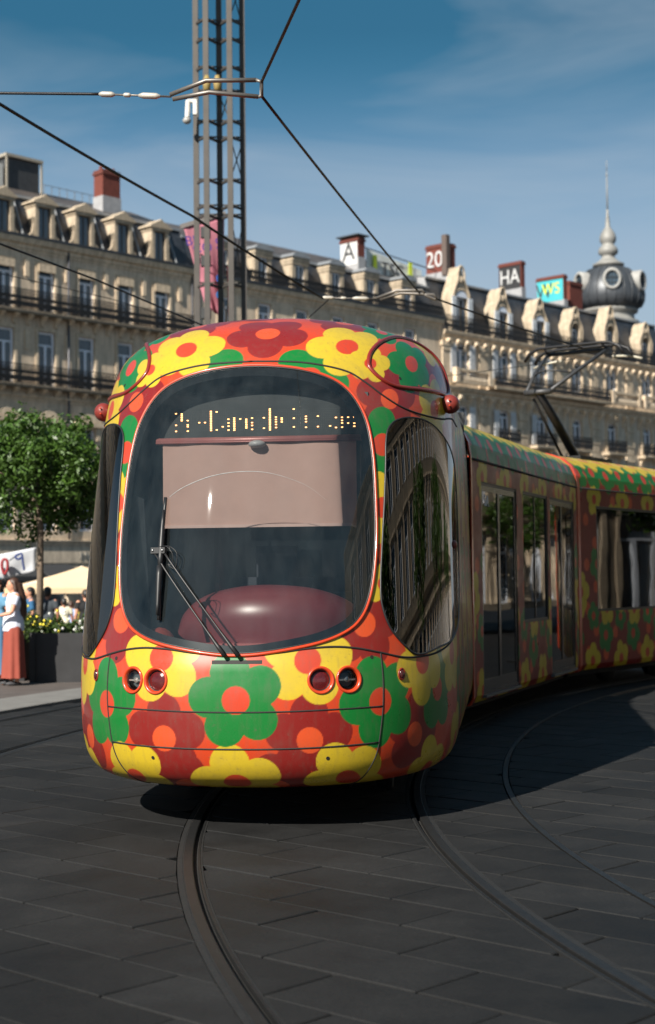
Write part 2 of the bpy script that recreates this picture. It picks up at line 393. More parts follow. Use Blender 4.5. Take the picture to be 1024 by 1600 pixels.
CAB_S = np.concatenate([[0], np.cumsum(np.sqrt((np.diff(_q, axis=1) ** 2).sum(0)))])
def nose_y(x, z):
    """depth of the nose surface behind its foremost plane for front-facing points"""
    s = pchip(CAB_Z, CAB_S, z)
    W = pchip(CAB_S, CAB_W, s); Y = pchip(CAB_S, CAB_Y, s)
    r = np.clip(np.abs(x) / np.maximum(W, 1e-6), 0, 1)
    return Y + NOSE_D * (1 - (1 - r ** NOSE_P) ** (1 / NOSE_P))
def nose_p(x, z, off=0.0):
    """point on the nose (local frame), pushed out along the normal by off"""
    e = .004
    y = float(nose_y(x, z))
    dx = (float(nose_y(x+e, z)) - float(nose_y(x-e, z))) / (2*e)
    dz = (float(nose_y(x, z+e)) - float(nose_y(x, z-e))) / (2*e)
    n = np.array([dx, -1.0, dz]); n /= np.linalg.norm(n)
    return np.array([x, y, z]) + off * n
def cab_grid(ds=.0072, nf=250, nl=70):
    S = CAB_S[-1]
    s = np.linspace(0, S, int(S/ds))
    Z = pchip(CAB_S, CAB_Z, s); Y = pchip(CAB_S, CAB_Y, s); W = np.maximum(pchip(CAB_S, CAB_W, s), 0)
    v = np.concatenate([[0], np.cumsum(np.hypot(np.diff(Z), np.diff(Y)))])
    # plan quarter, resampled evenly
    ph = np.linspace(0, math.pi/2, 700)
    ux = np.sin(ph) ** (2/NOSE_P); uy = 1 - np.cos(ph) ** (2/NOSE_P)
    rows = []; arcs = []
    for k in range(len(s)):
        x = W[k] * ux; y = Y[k] + NOSE_D * uy
        a = np.concatenate([[0], np.cumsum(np.hypot(np.diff(x), np.diff(y)))])
        t = np.linspace(0, a[-1], nf)
        xx = np.interp(t, a, x); yy = np.interp(t, a, y)
        fl = np.linspace(yy[-1], CAB_L, nl + 1)[1:]
        xx = np.concatenate([xx, np.full(nl, W[k])]); yy = np.concatenate([yy, fl])
        aa = np.concatenate([t, t[-1] + fl - yy[nf-1]])
        rows.append(np.stack([np.concatenate([-xx[:0:-1], xx]), np.concatenate([yy[:0:-1], yy]),
                              np.full(2*len(xx)-1, Z[k])], 1))
        arcs.append(np.concatenate([-aa[:0:-1], aa]))
    P = np.array(rows); A = np.array(arcs)
    V = np.repeat(v[:, None], P.shape[1], 1)
    return P, A, V
# ------------------------------------------------------------------ tram
TX, TY, TA = -.585, 9.62, R(6.6)
tram = empty('tram', (TX, TY, 0), -TA, 'long curved tram in orange, red, green and yellow flower print', 'tram')
C_OR = np.array(srgb(196, 64, 30)); C_YE = np.array(srgb(212, 182, 46)); C_GR = np.array(srgb(18, 114, 46)); C_RE = np.array(srgb(128, 32, 28))
C_CE = np.array(srgb(196, 62, 34)); C_CR = np.array(srgb(210, 80, 40))
C_OR, C_YE, C_GR, C_RE, C_CE, C_CR = C_OR*.84, C_YE*.74, C_GR*.82, C_RE*.84, C_CE*.82, C_CR*.82
def sstep(x): x = np.clip(x, 0, 1); return x*x*(3-2*x)
def paint(A, V, base, flowers, e=.005):
    """flat flower print: five round petals and an eye"""
    col = np.tile(np.asarray(base, float), A.shape + (1,))
    for kind, a0, v0, rot, k in flowers:
        m = (np.abs(A-a0) < .34*k) & (np.abs(V-v0) < .34*k)
        if not m.any(): continue
        x = (A[m]-a0)/k; y = (V[m]-v0)/k
        d = np.hypot(x, y) - .15
        for i in range(5):
            t = R(rot + 72*i); d = np.minimum(d, np.hypot(x - .168*math.cos(t), y - .168*math.sin(t)) - .122)
        c = {'Y': C_YE, 'G': C_GR, 'R': C_RE}[kind]; ce_ = C_CR if kind == 'R' else C_CE
        w = sstep(.5 - d*k/e)[:, None]; sub = col[m]*(1-w) + c*w
        w = sstep(.5 - (np.hypot(x, y) - .084)*k/e)[:, None]; sub = sub*(1-w) + ce_*w
        col[m] = sub
    return col
def set_colors(me, col):
    ca = me.color_attributes.new('print', 'FLOAT_COLOR', 'POINT')
    c4 = np.ones((len(col), 4), np.float32); c4[:, :3] = col
    ca.data.foreach_set('color', c4.ravel())
def print_mat(name, coat=.35, spec=.5):
    m = bpy.data.materials.new(name); m.use_nodes = True; t = m.node_tree; p = t.nodes['Principled BSDF']
    at_ = t.nodes.new('ShaderNodeVertexColor'); at_.layer_name = 'print'
    co = t.nodes.new('ShaderNodeTexCoord')
    n = t.nodes.new('ShaderNodeTexNoise'); n.inputs['Scale'].default_value = 2.3; n.inputs['Detail'].default_value = 9; n.inputs['Roughness'].default_value = .72
    mp = t.nodes.new('ShaderNodeMapping'); mp.inputs['Scale'].default_value = (9, 9, 1.1)
    n2 = t.nodes.new('ShaderNodeTexNoise'); n2.inputs['Scale'].default_value = 3.5; n2.inputs['Detail'].default_value = 6
    t.links.new(co.outputs['Object'], n.inputs['Vector']); t.links.new(co.outputs['Object'], mp.inputs['Vector']); t.links.new(mp.outputs[0], n2.inputs['Vector'])
    a = t.nodes.new('ShaderNodeMapRange'); a.inputs['From Min'].default_value = .48; a.inputs['From Max'].default_value = .8; a.inputs['To Min'].default_value = 0; a.inputs['To Max'].default_value = .30
    b = t.nodes.new('ShaderNodeMapRange'); b.inputs['From Min'].default_value = .5; b.inputs['From Max'].default_value = .8; b.inputs['To Min'].default_value = 0; b.inputs['To Max'].default_value = .22
    t.links.new(n.outputs['Fac'], a.inputs['Value']); t.links.new(n2.outputs['Fac'], b.inputs['Value'])
    s = t.nodes.new('ShaderNodeMath'); s.operation = 'ADD'; t.links.new(a.outputs[0], s.inputs[0]); t.links.new(b.outputs[0], s.inputs[1])
    mx = t.nodes.new('ShaderNodeMix'); mx.data_type = 'RGBA'; mx.inputs['B'].default_value = (.10, .075, .055, 1)
    n4 = t.nodes.new('ShaderNodeTexNoise'); n4.inputs['Scale'].default_value = 38; n4.inputs['Detail'].default_value = 3; n4.inputs['Roughness'].default_value = .7
    t.links.new(co.outputs['Object'], n4.inputs['Vector'])
    b4_ = t.nodes.new('ShaderNodeMapRange'); b4_.inputs['From Min'].default_value = .60; b4_.inputs['From Max'].default_value = .74; b4_.inputs['To Min'].default_value = 0; b4_.inputs['To Max'].default_value = .35
    t.links.new(n4.outputs['Fac'], b4_.inputs['Value'])
    s2 = t.nodes.new('ShaderNodeMath'); s2.operation = 'ADD'; t.links.new(s.outputs[0], s2.inputs[0]); t.links.new(b4_.outputs[0], s2.inputs[1]); s = s2
    t.links.new(at_.outputs['Color'], mx.inputs['A']); t.links.new(s.outputs[0], mx.inputs['Factor'])
    t.links.new(mx.outputs['Result'], p.inputs['Base Color'])
    r = t.nodes.new('ShaderNodeMapRange'); r.inputs['From Min'].default_value = .3; r.inputs['From Max'].default_value = .75; r.inputs['To Min'].default_value = .22; r.inputs['To Max'].default_value = .5
    t.links.new(n.outputs['Fac'], r.inputs['Value']); t.links.new(r.outputs[0], p.inputs['Roughness'])
    p.inputs['Coat Weight'].default_value = coat; p.inputs['Coat Roughness'].default_value = .08; p.inputs['Specular IOR Level'].default_value = spec
    return m
M_print = print_mat('flower print vinyl'); M_print2 = print_mat('carriage print vinyl', 0., .12)
M_orange = mat('orange paint', tuple(C_OR), .3, 0, .1, 8, coat=.4)
M_redtrim = mat('dark red trim', srgb(120, 34, 26), .35, 0, .12, 8, coat=.3)
M_ball = mat('camera pod red', srgb(118, 44, 36), .4, 0, .15, 9, coat=.2)
M_gap = mat('panel gap', (.012, .010, .009), .7, 0, .2, 20)
M_black = mat('black rubber', (.014, .014, .015), .45, 0, .2, 15)
M_frit = mat('black glass border', (.008, .009, .010), .25, 0, .1, 5)
M_dark = mat('dark interior', (.030, .032, .034), .7, 0, .2, 5)
M_lining = mat('cab lining', (.05, .066, .072), .7, 0, .2, 5)
M_under = mat('underframe', (.018, .017, .016), .8, .2, .3, 6)
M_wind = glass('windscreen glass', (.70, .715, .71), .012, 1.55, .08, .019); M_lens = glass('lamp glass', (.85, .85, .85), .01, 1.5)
M_sideg = glass('dark side glass', (.10, .115, .12), .01, 1.7, .16)
M_carg = glass('carriage glass', (.55, .60, .59), .012, 1.38)
# --- cab body
GP, GA, GV = cab_grid(.0064, 370, 56)
_du = np.gradient(GP, axis=1); _dv = np.gradient(GP, axis=0)
GN = np.cross(_du, _dv); GN /= np.maximum(np.linalg.norm(GN, axis=2, keepdims=True), 1e-9)
_mid = GP.shape[1]//2
if GN[GP.shape[0]//3, _mid, 1] > 0: GN = -GN
_vrow = GV[:, 0]
def on_cab(a, v, off=0.):
    """point of the cab skin at girth a (from the centre line) and height girth v"""
    t = float(np.interp(v, _vrow, np.arange(len(_vrow)))); i = min(int(t), len(_vrow)-2); f = t-i
    res = []
    for k in (i, i+1):
        j = np.interp(a, GA[k], np.arange(GA.shape[1])); j0 = min(int(j), GA.shape[1]-2); g = j-j0
        res.append((GP[k, j0]*(1-g) + GP[k, j0+1]*g, GN[k, j0]*(1-g) + GN[k, j0+1]*g))
    p = res[0][0]*(1-f) + res[1][0]*f; n = res[0][1]*(1-f) + res[1][1]*f; n = n/np.linalg.norm(n)
    return Vector(p + n*off), Vector(n)
def catmull(pts, n, closed=True):
    pts = np.array(pts, float); m = len(pts); out_ = []
    rng_ = range(m) if closed else range(m-1)
    for i in rng_:
        if closed: p0, p1, p2, p3 = pts[i-1], pts[i], pts[(i+1) % m], pts[(i+2) % m]
        else: p0, p1, p2, p3 = pts[max(i-1, 0)], pts[i], pts[i+1], pts[min(i+2, m-1)]
        for t in np.linspace(0, 1, n, endpoint=False):
            out_.append(.5*((2*p1) + (-p0+p2)*t + (2*p0-5*p1+4*p2-p3)*t*t + (-p0+3*p1-3*p2+p3)*t**3))
    if not closed: out_.append(pts[-1])
    return np.array(out_)
def inside(poly, x, y):
    r = np.zeros(x.shape, bool); n = len(poly)
    for i in range(n):
        x0, y0 = poly[i]; x1, y1 = poly[i-1]
        c = ((y0 > y) != (y1 > y))
        with np.errstate(divide='ignore', invalid='ignore'):
            r ^= c & (x < (x1-x0)*(y-y0)/(y1-y0) + x0)
    return r
_h = [(.2, 1.06), (.51, 1.118), (.70, 1.19), (.80, 1.275), (.862, 1.40), (.897, 1.57), (.912, 1.78), (.908, 2.0), (.876, 2.4), (.80, 2.69), (.63, 2.92), (.36, 3.045)]
WS = catmull([(0, 1.045)] + _h + [(0, 3.09)] + [(-a, v) for a, v in _h[::-1]], 7)
_s = [(.985, 2.50), (1.01, 2.60), (1.09, 2.665), (1.24, 2.695), (1.47, 2.685), (1.78, 2.605), (2.2, 2.46), (2.55, 2.24), (2.75, 1.93), (2.74, 1.58), (2.5, 1.28), (2.0, 1.105), (1.58, 1.05), (1.36, 1.02), (1.23, 1.045), (1.05, 1.185), (.965, 1.35), (.95, 1.51), (.958, 1.72), (.975, 2.03), (.984, 2.3)]
SWR = catmull(_s, 6); SWL = SWR[::-1]*np.array([-1, 1])
def shrink(poly, d):
    c = poly.mean(0); q = poly - c; l = np.linalg.norm(q, axis=1, keepdims=True); return c + q*(1 - d/l)
nr, nc = GA.shape
fa = (GA[:-1, :-1] + GA[1:, 1:])/2; fv = (GV[:-1, :-1] + GV[1:, 1:])/2
hole = (np.hypot(np.abs(fa)-.535, fv-.885) < .077) | (np.hypot(np.abs(fa)-.72, fv-.885) < .077) | inside(shrink(WS, .02), fa, fv) | inside(shrink(SWR, .02), fa, fv) | inside(shrink(SWL, .02), fa, fv)
CABF = [  # print on the cab: colour, girth, height girth, turn, size
 ('R', -.48, .52, 18, 1), ('R', .46, .51, 18, 1), ('R', -.86, 1.27, 40, 1), ('R', .83, 1.235, 10, 1), ('R', 1.28, .50, 10, 1), ('R', -1.30, .48, 30, 1),
 ('R', .075, 3.45, 54, 1), ('R', -.52, 3.72, 10, 1), ('R', .62, 3.76, 30, 1), ('R', -.90, 2.845, 20, 1), ('R', 1.02, 2.83, 20, 1), ('R', -.15, 4.0, 20, 1),
 ('R', 1.62, 3.05, 30, 1), ('R', -1.62, 3.05, 30, 1), ('R', -1.02, 1.78, 10, 1), ('R', 1.0, 1.72, 10, 1), ('R', .22, .14, 20, 1), ('R', -.36, .14, 10, 1),
 ('G', -.25, 2.99, 66, 1), ('G', .40, 2.985, 54, 1), ('G', -1.1, 3.19, 20, 1), ('G', 1.27, 3.185, 40, 1), ('G', .98, 3.60, 0, .8), ('G', -.95, 3.62, 30, .8),
 ('G', -.99, .72, 18, 1.05), ('G', .955, .735, 40, 1.05), ('G', 1.60, .78, 20, 1), ('G', 2.45, .74, 0, 1), ('G', .96, 2.47, 20, 1), ('G', -.95, 2.45, 20, 1), ('G', -2.2, .75, 0, 1),
 ('Y', -.50, 1.03, 27, 1.02), ('Y', .45, 1.01, 9, 1.02), ('Y', -.50, 3.29, 10, 1.02), ('Y', .65, 3.29, 40, 1.02), ('Y', -.02, .19, 28, 1.05), ('Y', -.76, .205, 50, 1.05), ('Y', .70, .205, 45, 1.05),
 ('Y', -1.42, .97, 40, 1), ('Y', 1.38, .97, 50, 1), ('Y', 1.97, 1.0, 20, 1), ('Y', 1.52, .19, 30, 1), ('Y', -1.5, .19, 30, 1), ('Y', 2.2, .36, 0, 1), ('Y', -2.1, .36, 0, 1),
 ('Y', 1.62, 2.80, 5, 1), ('Y', -1.36, 2.83, 30, 1), ('Y', .84, 3.13, 10, .62), ('Y', -.80, 3.12, 10, .62), ('Y', 1.72, 3.50, 30, 1), ('Y', -1.55, 3.50, 30, 1), ('Y', .97, 2.02, 36, .9), ('Y', -1.0, 2.08, 36, .9), ('Y', -.98, 1.50, 10, .5), ('Y', .97, 1.50, 10, .5),
 ('G', 0.0, .765, 30, 1.06)]
_fill = []
for sg in (-1, 1):
    for k in range(9):
        for r_ in range(8):
            _fill.append(('RGYRYG'[(k*2 + r_*5) % 6], sg*(2.9 + k*.52 + (.26 if r_ % 2 else 0)), .25 + r_*.47, 17*k+31*r_, 1))
    for k in range(6): _fill.append(('RYG'[k % 3], sg*(.35+.5*(k % 2)), 4.2 + k*.5, 20*k, 1))
col = paint(GA, GV, C_OR, _fill + CABF)
idx = np.arange(nr*nc).reshape(nr, nc)
quads = np.stack([idx[:-1, :-1], idx[:-1, 1:], idx[1:, 1:], idx[1:, :-1]], -1)[~hole]
used = np.zeros(nr*nc, bool); used[quads.ravel()] = True
remap = np.cumsum(used) - 1
def np_mesh(name, verts, quads):
    me = bpy.data.meshes.new(name); nv, nq = len(verts), len(quads)
    me.vertices.add(nv); me.vertices.foreach_set('co', verts.astype(np.float32).ravel())
    me.loops.add(nq*4); me.loops.foreach_set('vertex_index', quads.astype(np.int32).ravel())
    me.polygons.add(nq); me.polygons.foreach_set('loop_start', np.arange(0, nq*4, 4, dtype=np.int32))
    me.polygons.foreach_set('loop_total', np.full(nq, 4, np.int32))
    me.polygons.foreach_set('use_smooth', np.ones(nq, bool)); me.update(calc_edges=True); me.validate()
    return me
# winding so that normals point outwards
q0 = quads[len(quads)//2]; pv = GP.reshape(-1, 3)
nn = np.cross(pv[q0[1]]-pv[q0[0]], pv[q0[2]]-pv[q0[0]])
if nn @ GN.reshape(-1, 3)[q0[0]] < 0: quads = quads[:, ::-1]
me = np_mesh('cab_body', pv[used], remap[quads]); set_colors(me, col.reshape(-1, 3)[used])
cab = link('cab_body', me, M_print, tram); tag(cab, 'rounded orange nose of the tram with big flower print')
# dark lining just inside the skin (coarse)
r0, c0 = 6, 6
lp = (GP - GN*.05)[::r0, ::c0]; lidx = np.arange(lp.shape[0]*lp.shape[1]).reshape(lp.shape[:2])
la = GA[::r0, ::c0]; lv = GV[::r0, ::c0]; fa2 = (la[:-1, :-1]+la[1:, 1:])/2; fv2 = (lv[:-1, :-1]+lv[1:, 1:])/2
lh = inside(shrink(WS, -.0), fa2, fv2) | inside(SWR, fa2, fv2) | inside(SWL, fa2, fv2)
lq = np.stack([lidx[:-1, :-1], lidx[:-1, 1:], lidx[1:, 1:], lidx[1:, :-1]], -1)[~lh]
link('cab_lining', np_mesh('cab_lining', lp.reshape(-1, 3), lq), M_lining, cab)
def pane(name, poly, m, off, rings=24, k0=0., k1=1., parent=None):
    c = poly.mean(0); n = len(poly); vs = []; ks = np.linspace(k0, k1, rings)
    for k in ks:
        for p in poly:
            q = c + (p-c)*k; vs.append(on_cab(q[0], q[1], off)[0])
    fs = [(i*n+j, i*n+(j+1) % n, (i+1)*n+(j+1) % n, (i+1)*n+j) for i in range(rings-1) for j in range(n)]
    return MB().add(vs, fs).build(name, m, parent, True)
def contour(poly, off, every=1): return [on_cab(p[0], p[1], off)[0] for p in poly[::every]]
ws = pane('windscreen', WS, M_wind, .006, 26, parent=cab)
pane('windscreen_border', WS, M_frit, .003, 5, .925, .995, parent=ws)
MB().tube(contour(WS, .006), .011, 8, True).build('windscreen_rim', M_orange, cab, True)
MB().tube(contour(shrink(WS, .014), .007), .006, 6, True).build('windscreen_seal', M_black, ws, True)
for poly in (SWR, SWL):
    g = pane('side_window', poly, M_sideg, .007, 20, parent=cab)
    pane('side_window_border', poly, M_frit, .003, 4, .90, .998, parent=g)
    MB().tube(contour(poly, .005), .007, 6, True).build('side_window_seal', M_black, cab, True)
# panel gaps
def gap(pts, r=.006, n=6, m=M_gap, off=.0, name='panel_gap', closed=False):
    return MB().tube(contour(catmull(pts, n, closed), off), r, 6, closed).build(name, m, cab, True)
for sg in (-1, 1):
    S = lambda L_: [(sg*a, v) for a, v in L_]
    gap(S([(3.4, 2.86), (2.3, 2.80), (1.777, 2.74), (1.4, 2.735), (1.147, 2.77), (.958, 2.85), (.80, 2.955), (.672, 3.035), (.5, 3.085), (.3, 3.118), (.0, 3.13)]), .0075)
    gap(S([(.16, 1.050), (.30, 1.066), (.45, 1.086), (.62, 1.094), (.779, 1.08), (.938, 1.05), (1.161, 1.008), (1.367, 1.005), (1.6, 1.02), (1.95, 1.08), (2.5, 1.24), (2.8, 1.5)]), .0075)
    gap(S([(.955, 1.045), (.975, .88), (.972, .70), (.945, .515), (.91, .385), (.82, .235), (.70, .06)]), .0052)
    pod = S([(.82, 3.14), (.845, 3.26), (.95, 3.40), (1.15, 3.53), (1.45, 3.56), (1.75, 3.47), (2.0, 3.28), (2.12, 3.06), (2.0, 2.985), (1.7, 2.965), (1.41, 2.95), (1.1, 2.94), (.94, 2.99), (.845, 3.07)])
    gap(pod, .016, 6, M_redtrim, .002, 'fairing_rim', True)
    gap([(a*1.0, v) for a, v in shrink(catmull(pod, 3), .022)], .0045, 2, M_gap, 0., 'fairing_gap', True)
    # camera pod
    p, n = on_cab(sg*1.66, 2.86, .0); p = Vector((sg*1.30, 1.75, 2.87))
    o = MB().lathe([(.0, -.10), (.04, -.092), (.062, -.06), (.07, -.01), (.066, .04), (.045, .075), (.0, .088)], 18, cap=False).build('camera_pod', M_ball, cab, True)
    o.location = p; o.rotation_euler = (R(90), 0, R(-8*sg))
    for dy in (-.02, .02): MB().sphere((sg*.012, -.095, dy), .008, 8, 6).build('lens_dot', M_orange, o).rotation_euler = (R(-90), 0, 0)
    # lamps
    for a, kind in ((.535, 'red'), (.72, 'clear')):
        p, n = on_cab(sg*a, .885, .0)
        X = Vector((n.y*-1, n.x, 0)).normalized(); Y = n.cross(X)
        lamp = empty('headlight' if kind == 'clear' else 'tail_light'); lamp.parent = cab
        lamp.matrix_local = frame_mat(p, X, Y)
        MB().lathe([(.089, -.012), (.087, .006), (.080, .010), (.071, .005), (.0655, -.012), (.0645, -.035)], 36, cap=False).build('bezel', M_orange, lamp, True)
        MB().lathe([(.0645, -.018), (.062, -.018), (.060, -.022), (.060, -.036)], 32, cap=False).build('bezel_seal', M_black, lamp, True)
        if kind == 'clear':
            MB().lathe([(.0645, -.022), (.05, -.048), (.025, -.06), (.0, -.062)], 28, cap=False).build('reflector', mat('lamp reflector', (.16, .16, .165), .14, 1., .6, 60), lamp, True)
            b = MB().box(-.058, .058, -.006, .004, -.036, -.028); b.lathe([(.0, -.05), (.016, -.046), (.018, -.03), (.0, -.024)], 12, cap=False)
            b.build('bulb_holder', mat('lamp bar', (.55, .50, .44), .25, .7), lamp)
            MB().lathe([(.0645, -.014), (.05, -.007), (.03, -.003), (.0, -.001)], 28, cap=False).build('lens', M_lens, lamp, True)
        else:
            MB().lathe([(.0645, -.03), (.0, -.034)], 28, cap=False).build('reflector', mat('red reflector', (.05, .006, .006), .3, .3, .3, 40), lamp)
            MB().lathe([(.0635, -.024), (.05, -.017), (.03, -.012), (.0, -.010)], 28, cap=False).build('lens', mat('red lens', (.075, .007, .008), .15, 0, .35, 60, coat=.5), lamp, True)
    # small marker lamp, tow hole covers
    p, n = on_cab(sg*1.14, .90, .002); o = MB().sphere((0, 0, 0), (.020, .03, .014), 14, 8).build('marker_lamp', mat('marker lens', (.05, .012, .012), .15, 0, .2, 30, coat=.5), cab, True)
    o.matrix_local = frame_mat(p, Vector((-n.y, n.x, 0)), n.cross(Vector((-n.y, n.x, 0)).normalized()))
    MB().tube([on_cab(sg*1.14 + .028*math.cos(2*math.pi*i/16), .90 + .036*math.sin(2*math.pi*i/16), .002)[0] for i in range(16)], .006, 6, True).build('marker_bezel', M_redtrim, cab, True)
    for a, v in ((.885, 1.02), (.57, .39), (1.12, 3.02)):
        p, n = on_cab(sg*a, v, .001)
        MB().tube([p - n*.004, p + n*.0015], .012, 14).build('hole_plug', M_gap, cab)
    p, n = on_cab(sg*2.15, 1.78, .0)
    MB().sphere((p.x, p.y, p.z), (.03, .035, .035), 12, 8).build('door_button', M_ball, cab, True)
gap([(-.975, .705), (-.6, .70), (-.2, .692), (.2, .692), (.6, .70), (.972, .705)], .0055)
gap([(-.94, .475), (-.6, .465), (-.2, .458), (.2, .458), (.6, .465), (.93, .475)], .0055)
# vent slot under the wiper
vs = [on_cab(a, v, .0012)[0] for v in (.992, 1.016) for a in np.linspace(-.155, .165, 14)]
MB().add(vs, [(i, i+1, i+15, i+14) for i in range(13)]).build('wiper_slot', M_gap, cab)
# bottom tray closing the nose
b = []
row = GP[0]; n_ = len(row); MB().add([tuple(p) for p in row[::6]] + [(0, 2.5, .262)], [(i, i+1, len(row[::6])) for i in range(len(row[::6])-1)]).build('nose_tray', M_under, cab)
# wiper
wp = empty('wiper'); wp.parent = cab; tag(wp, 'black twin-arm wiper parked at the left of the windscreen')
W_ = lambda a, v, o: on_cab(a, v, o)[0]
MB().tube([W_(-.515+(-.0)*t, 2.09 + (1.27-2.09)*t, .028 + .012*math.sin(math.pi*t)) for t in np.linspace(0, 1, 14)], .012, 6).build('blade_spine', M_black, wp, True)
bl = MB()
for t in np.linspace(0, 1, 13)[:-1]:
    v0, v1 = 2.09-.82*t, 2.09-.82*(t+1/12)
    bl.add([W_(-.520, v0, .009), W_(-.508, v0, .028), W_(-.508, v1, .028), W_(-.520, v1, .009)], [(0, 1, 2, 3)])
bl.build('blade_rubber', M_black, wp)
MB().tube([W_(-.515, 2.0 - .4*t, .045) for t in np.linspace(0, 1, 6)], [.006, .012, .016, .018, .018, .014], 8).build('blade_arm', M_black, wp, True)
MB().tube([W_(-.515, 1.62 - .32*t, .05) for t in np.linspace(0, 1, 6)], [.02, .02, .018, .015, .012, .008], 8).build('blade_arm', M_black, wp, True)
for a0, a1 in ((-.565, -.065), (-.495, .02)):
    MB().tube([W_(a0 + (a1-a0)*t, 1.715 + (1.035-1.715)*t, .05 - .012*t) for t in np.linspace(0, 1, 12)], [.0065]*9 + [.010, .014, .015], 8).build('wiper_arm', M_black, wp, True)
    p = W_(a0, 1.72, .062); MB().sphere(p, .010, 10, 7).build('pivot_bolt', mat('bolt', (.35, .35, .35), .35, .9), wp, True)
hg = [W_(a, v, o) for o in (.035, .062) for a, v in ((-.58, 1.70), (-.48, 1.70), (-.48, 1.74), (-.58, 1.74))]
MB().add(hg, [(3, 2, 1, 0), (4, 5, 6, 7), (0, 1, 5, 4), (1, 2, 6, 5), (2, 3, 7, 6), (3, 0, 4, 7)]).build('hinge_block', M_black, wp)
for k in range(2):
    MB().tube(catmull([W_(-.52, 1.745, .06), W_(-.46+.02*k, 1.74, .075), W_(-.42+.03*k, 1.69, .07), W_(-.43+.02*k, 1.63-.03*k, .05), W_(-.46, 1.63, .05)], 5, False), .0028, 5).build('washer_hose', M_black, wp, True)
rib = catmull([(-.50, 2.10), (-.40, 2.165), (-.22, 2.235), (-.02, 2.265), (.18, 2.25), (.40, 2.17), (.55, 2.06)], 6, False)
MB().tube([on_cab(a_, v_, .0075)[0] for a_, v_ in rib], [.0016 + .0012*math.sin(i*.13) for i in range(len(rib))], 5).build('wiped_dust_line', mat('wiped_dust line', (.30, .31, .31), .9, 0, .3, 30), ws, True)
# --- what is seen through the windscreen
# destination display: housing, matrix, lit dots
led = MB(); led.box(-.66, .78, .80, .95, 2.555, 2.86); led = led.build('destination_display', mat('display housing', (.016, .02, .021), .6, 0, .1, 5), cab)
DOT = [(68, (64, 118, 146)), (95, (66, 74, 82, 90, 97)), (123, (97, 117, 125, 146)), (177, (108,)), (204, (108,)), (232, range(57, 152, 8)), (259, (60, 143)), (287, (129,)), (314, (95, 112, 127, 145)),
       (341, range(90, 150, 8)), (369, (95,)), (397, range(97, 142, 8)), (424, (92, 113, 126, 144)), (479, (92, 140)), (507, range(52, 150, 8)), (535, (90, 101, 112, 124, 138)), (562, (95, 103, 113)),
       (618, (55, 97, 137)), (674, (90, 101, 114, 140)), (729, (90, 138)), (785, (136,)), (812, (98, 144)), (840, (98, 112, 124, 143)), (868, (98, 125)), (896, (98, 126, 140))]
d1 = MB(); sc_ = 231.0
def led_at(xz, yz): return ((250 + xz/2.926 - 398)/sc_, 1.6 + (905.5 - (620 + yz/2.926))/sc_)
for X_, ys_ in DOT:
    for y_ in ys_:
        for dx in (-1.6, 1.6):
            x, z = led_at(X_+dx*1.35, y_); r_ = .0034
            d1.add([(x-r_, .797, z-r_*1.1), (x+r_, .797, z-r_*1.1), (x+r_, .797, z+r_*1.1), (x-r_, .797, z+r_*1.1)], [(0, 1, 2, 3)])
d1.build('lit_dots', emit('amber led', (1, .45, .16), 3.2), led, fixn=False)
d2 = MB()
for i in range(96):
    for j in range(12):
        x, z = led_at(60 + i*8.9, 57 + j*8.1); r_ = .0016
        d2.add([(x-r_, .7985, z-r_), (x+r_, .7985, z-r_), (x+r_, .7985, z+r_), (x-r_, .7985, z+r_)], [(0, 1, 2, 3)])
tag(d2.build('unlit_dots', mat('led off', (.09, .10, .10), .5), led, fixn=False), kind='stuff')
rl = MB(); rl.tube([(-.67, .77, 2.548), (.76, .77, 2.548)], .024, 10); rl.tube([(-.67, .745, 2.535), (.76, .745, 2.535)], .006, 6)
rl = rl.build('blind_roller', mat('roller', srgb(150, 95, 92), .4, .2), cab, True)
MB().box(.74, .80, .73, .80, 2.51, 2.60).build('roller_bracket', mat('roller bracket', srgb(120, 80, 78), .5), rl)
bl = MB(); nb = 24
bl.add([(-.625 + 1.325*i/nb, .76 + .004*math.sin(i*.9), z) for z in (2.54, 2.3, 1.97) for i in range(nb+1)], [(j*(nb+1)+i, j*(nb+1)+i+1, (j+1)*(nb+1)+i+1, (j+1)*(nb+1)+i) for j in range(2) for i in range(nb)])
M_blind = mat('blind cloth', srgb(172, 141, 131), .85, 0, .05, 9)
bl = bl.build('sun_blind', M_blind, cab, True)
MB().box(-.63, .705, .752, .768, 1.955, 1.975).build('blind_bar', mat('blind bar', srgb(178, 150, 142), .5), bl)
MB().tube([(.73, .76, 2.5), (.73, .74, 1.3)], .006, 6).build('blind_cord', mat('cord', (.08, .09, .09), .6), bl)
MB().tube([(.66, .745, 1.96), (.74, .745, 1.93)], .006, 6).build('blind_hook', mat('hook', (.5, .45, .4), .5), bl)
# dashboard
M_dash = mat('dashboard maroon', srgb(104, 48, 52), .34, 0, .08, 7, spec=.5)
dp = [(-.56, 1.26), (-.50, 1.40), (-.34, 1.50), (-.1, 1.555), (.14, 1.565), (.40, 1.535), (.62, 1.44), (.74, 1.28)]
DP = catmull(dp, 6, False); vs = []; nn_ = len(DP)
for y, k in ((.52, .0), (.50, .42), (.53, .72), (.62, .92), (.75, 1.), (.95, .99), (1.15, .90)):
    vs += [(.09 + (x-.09)*(.82 + .18*k), y + .25*abs((x-.09)/.66)**2.2, 1.18 + (z-1.18)*k) for x, z in DP]
dash = MB().add(vs, [(j*nn_+i, j*nn_+i+1, (j+1)*nn_+i+1, (j+1)*nn_+i) for j in range(6) for i in range(nn_-1)]).build('dashboard', M_dash, cab, True)
MB().box(-.30, .40, .40, .62, 1.05, 1.185).build('console_ledge', mat('console', srgb(160, 92, 92), .45), dash)
MB().box(-.16, .26, .385, .41, 1.135, 1.17).build('console_slot', M_black, dash)
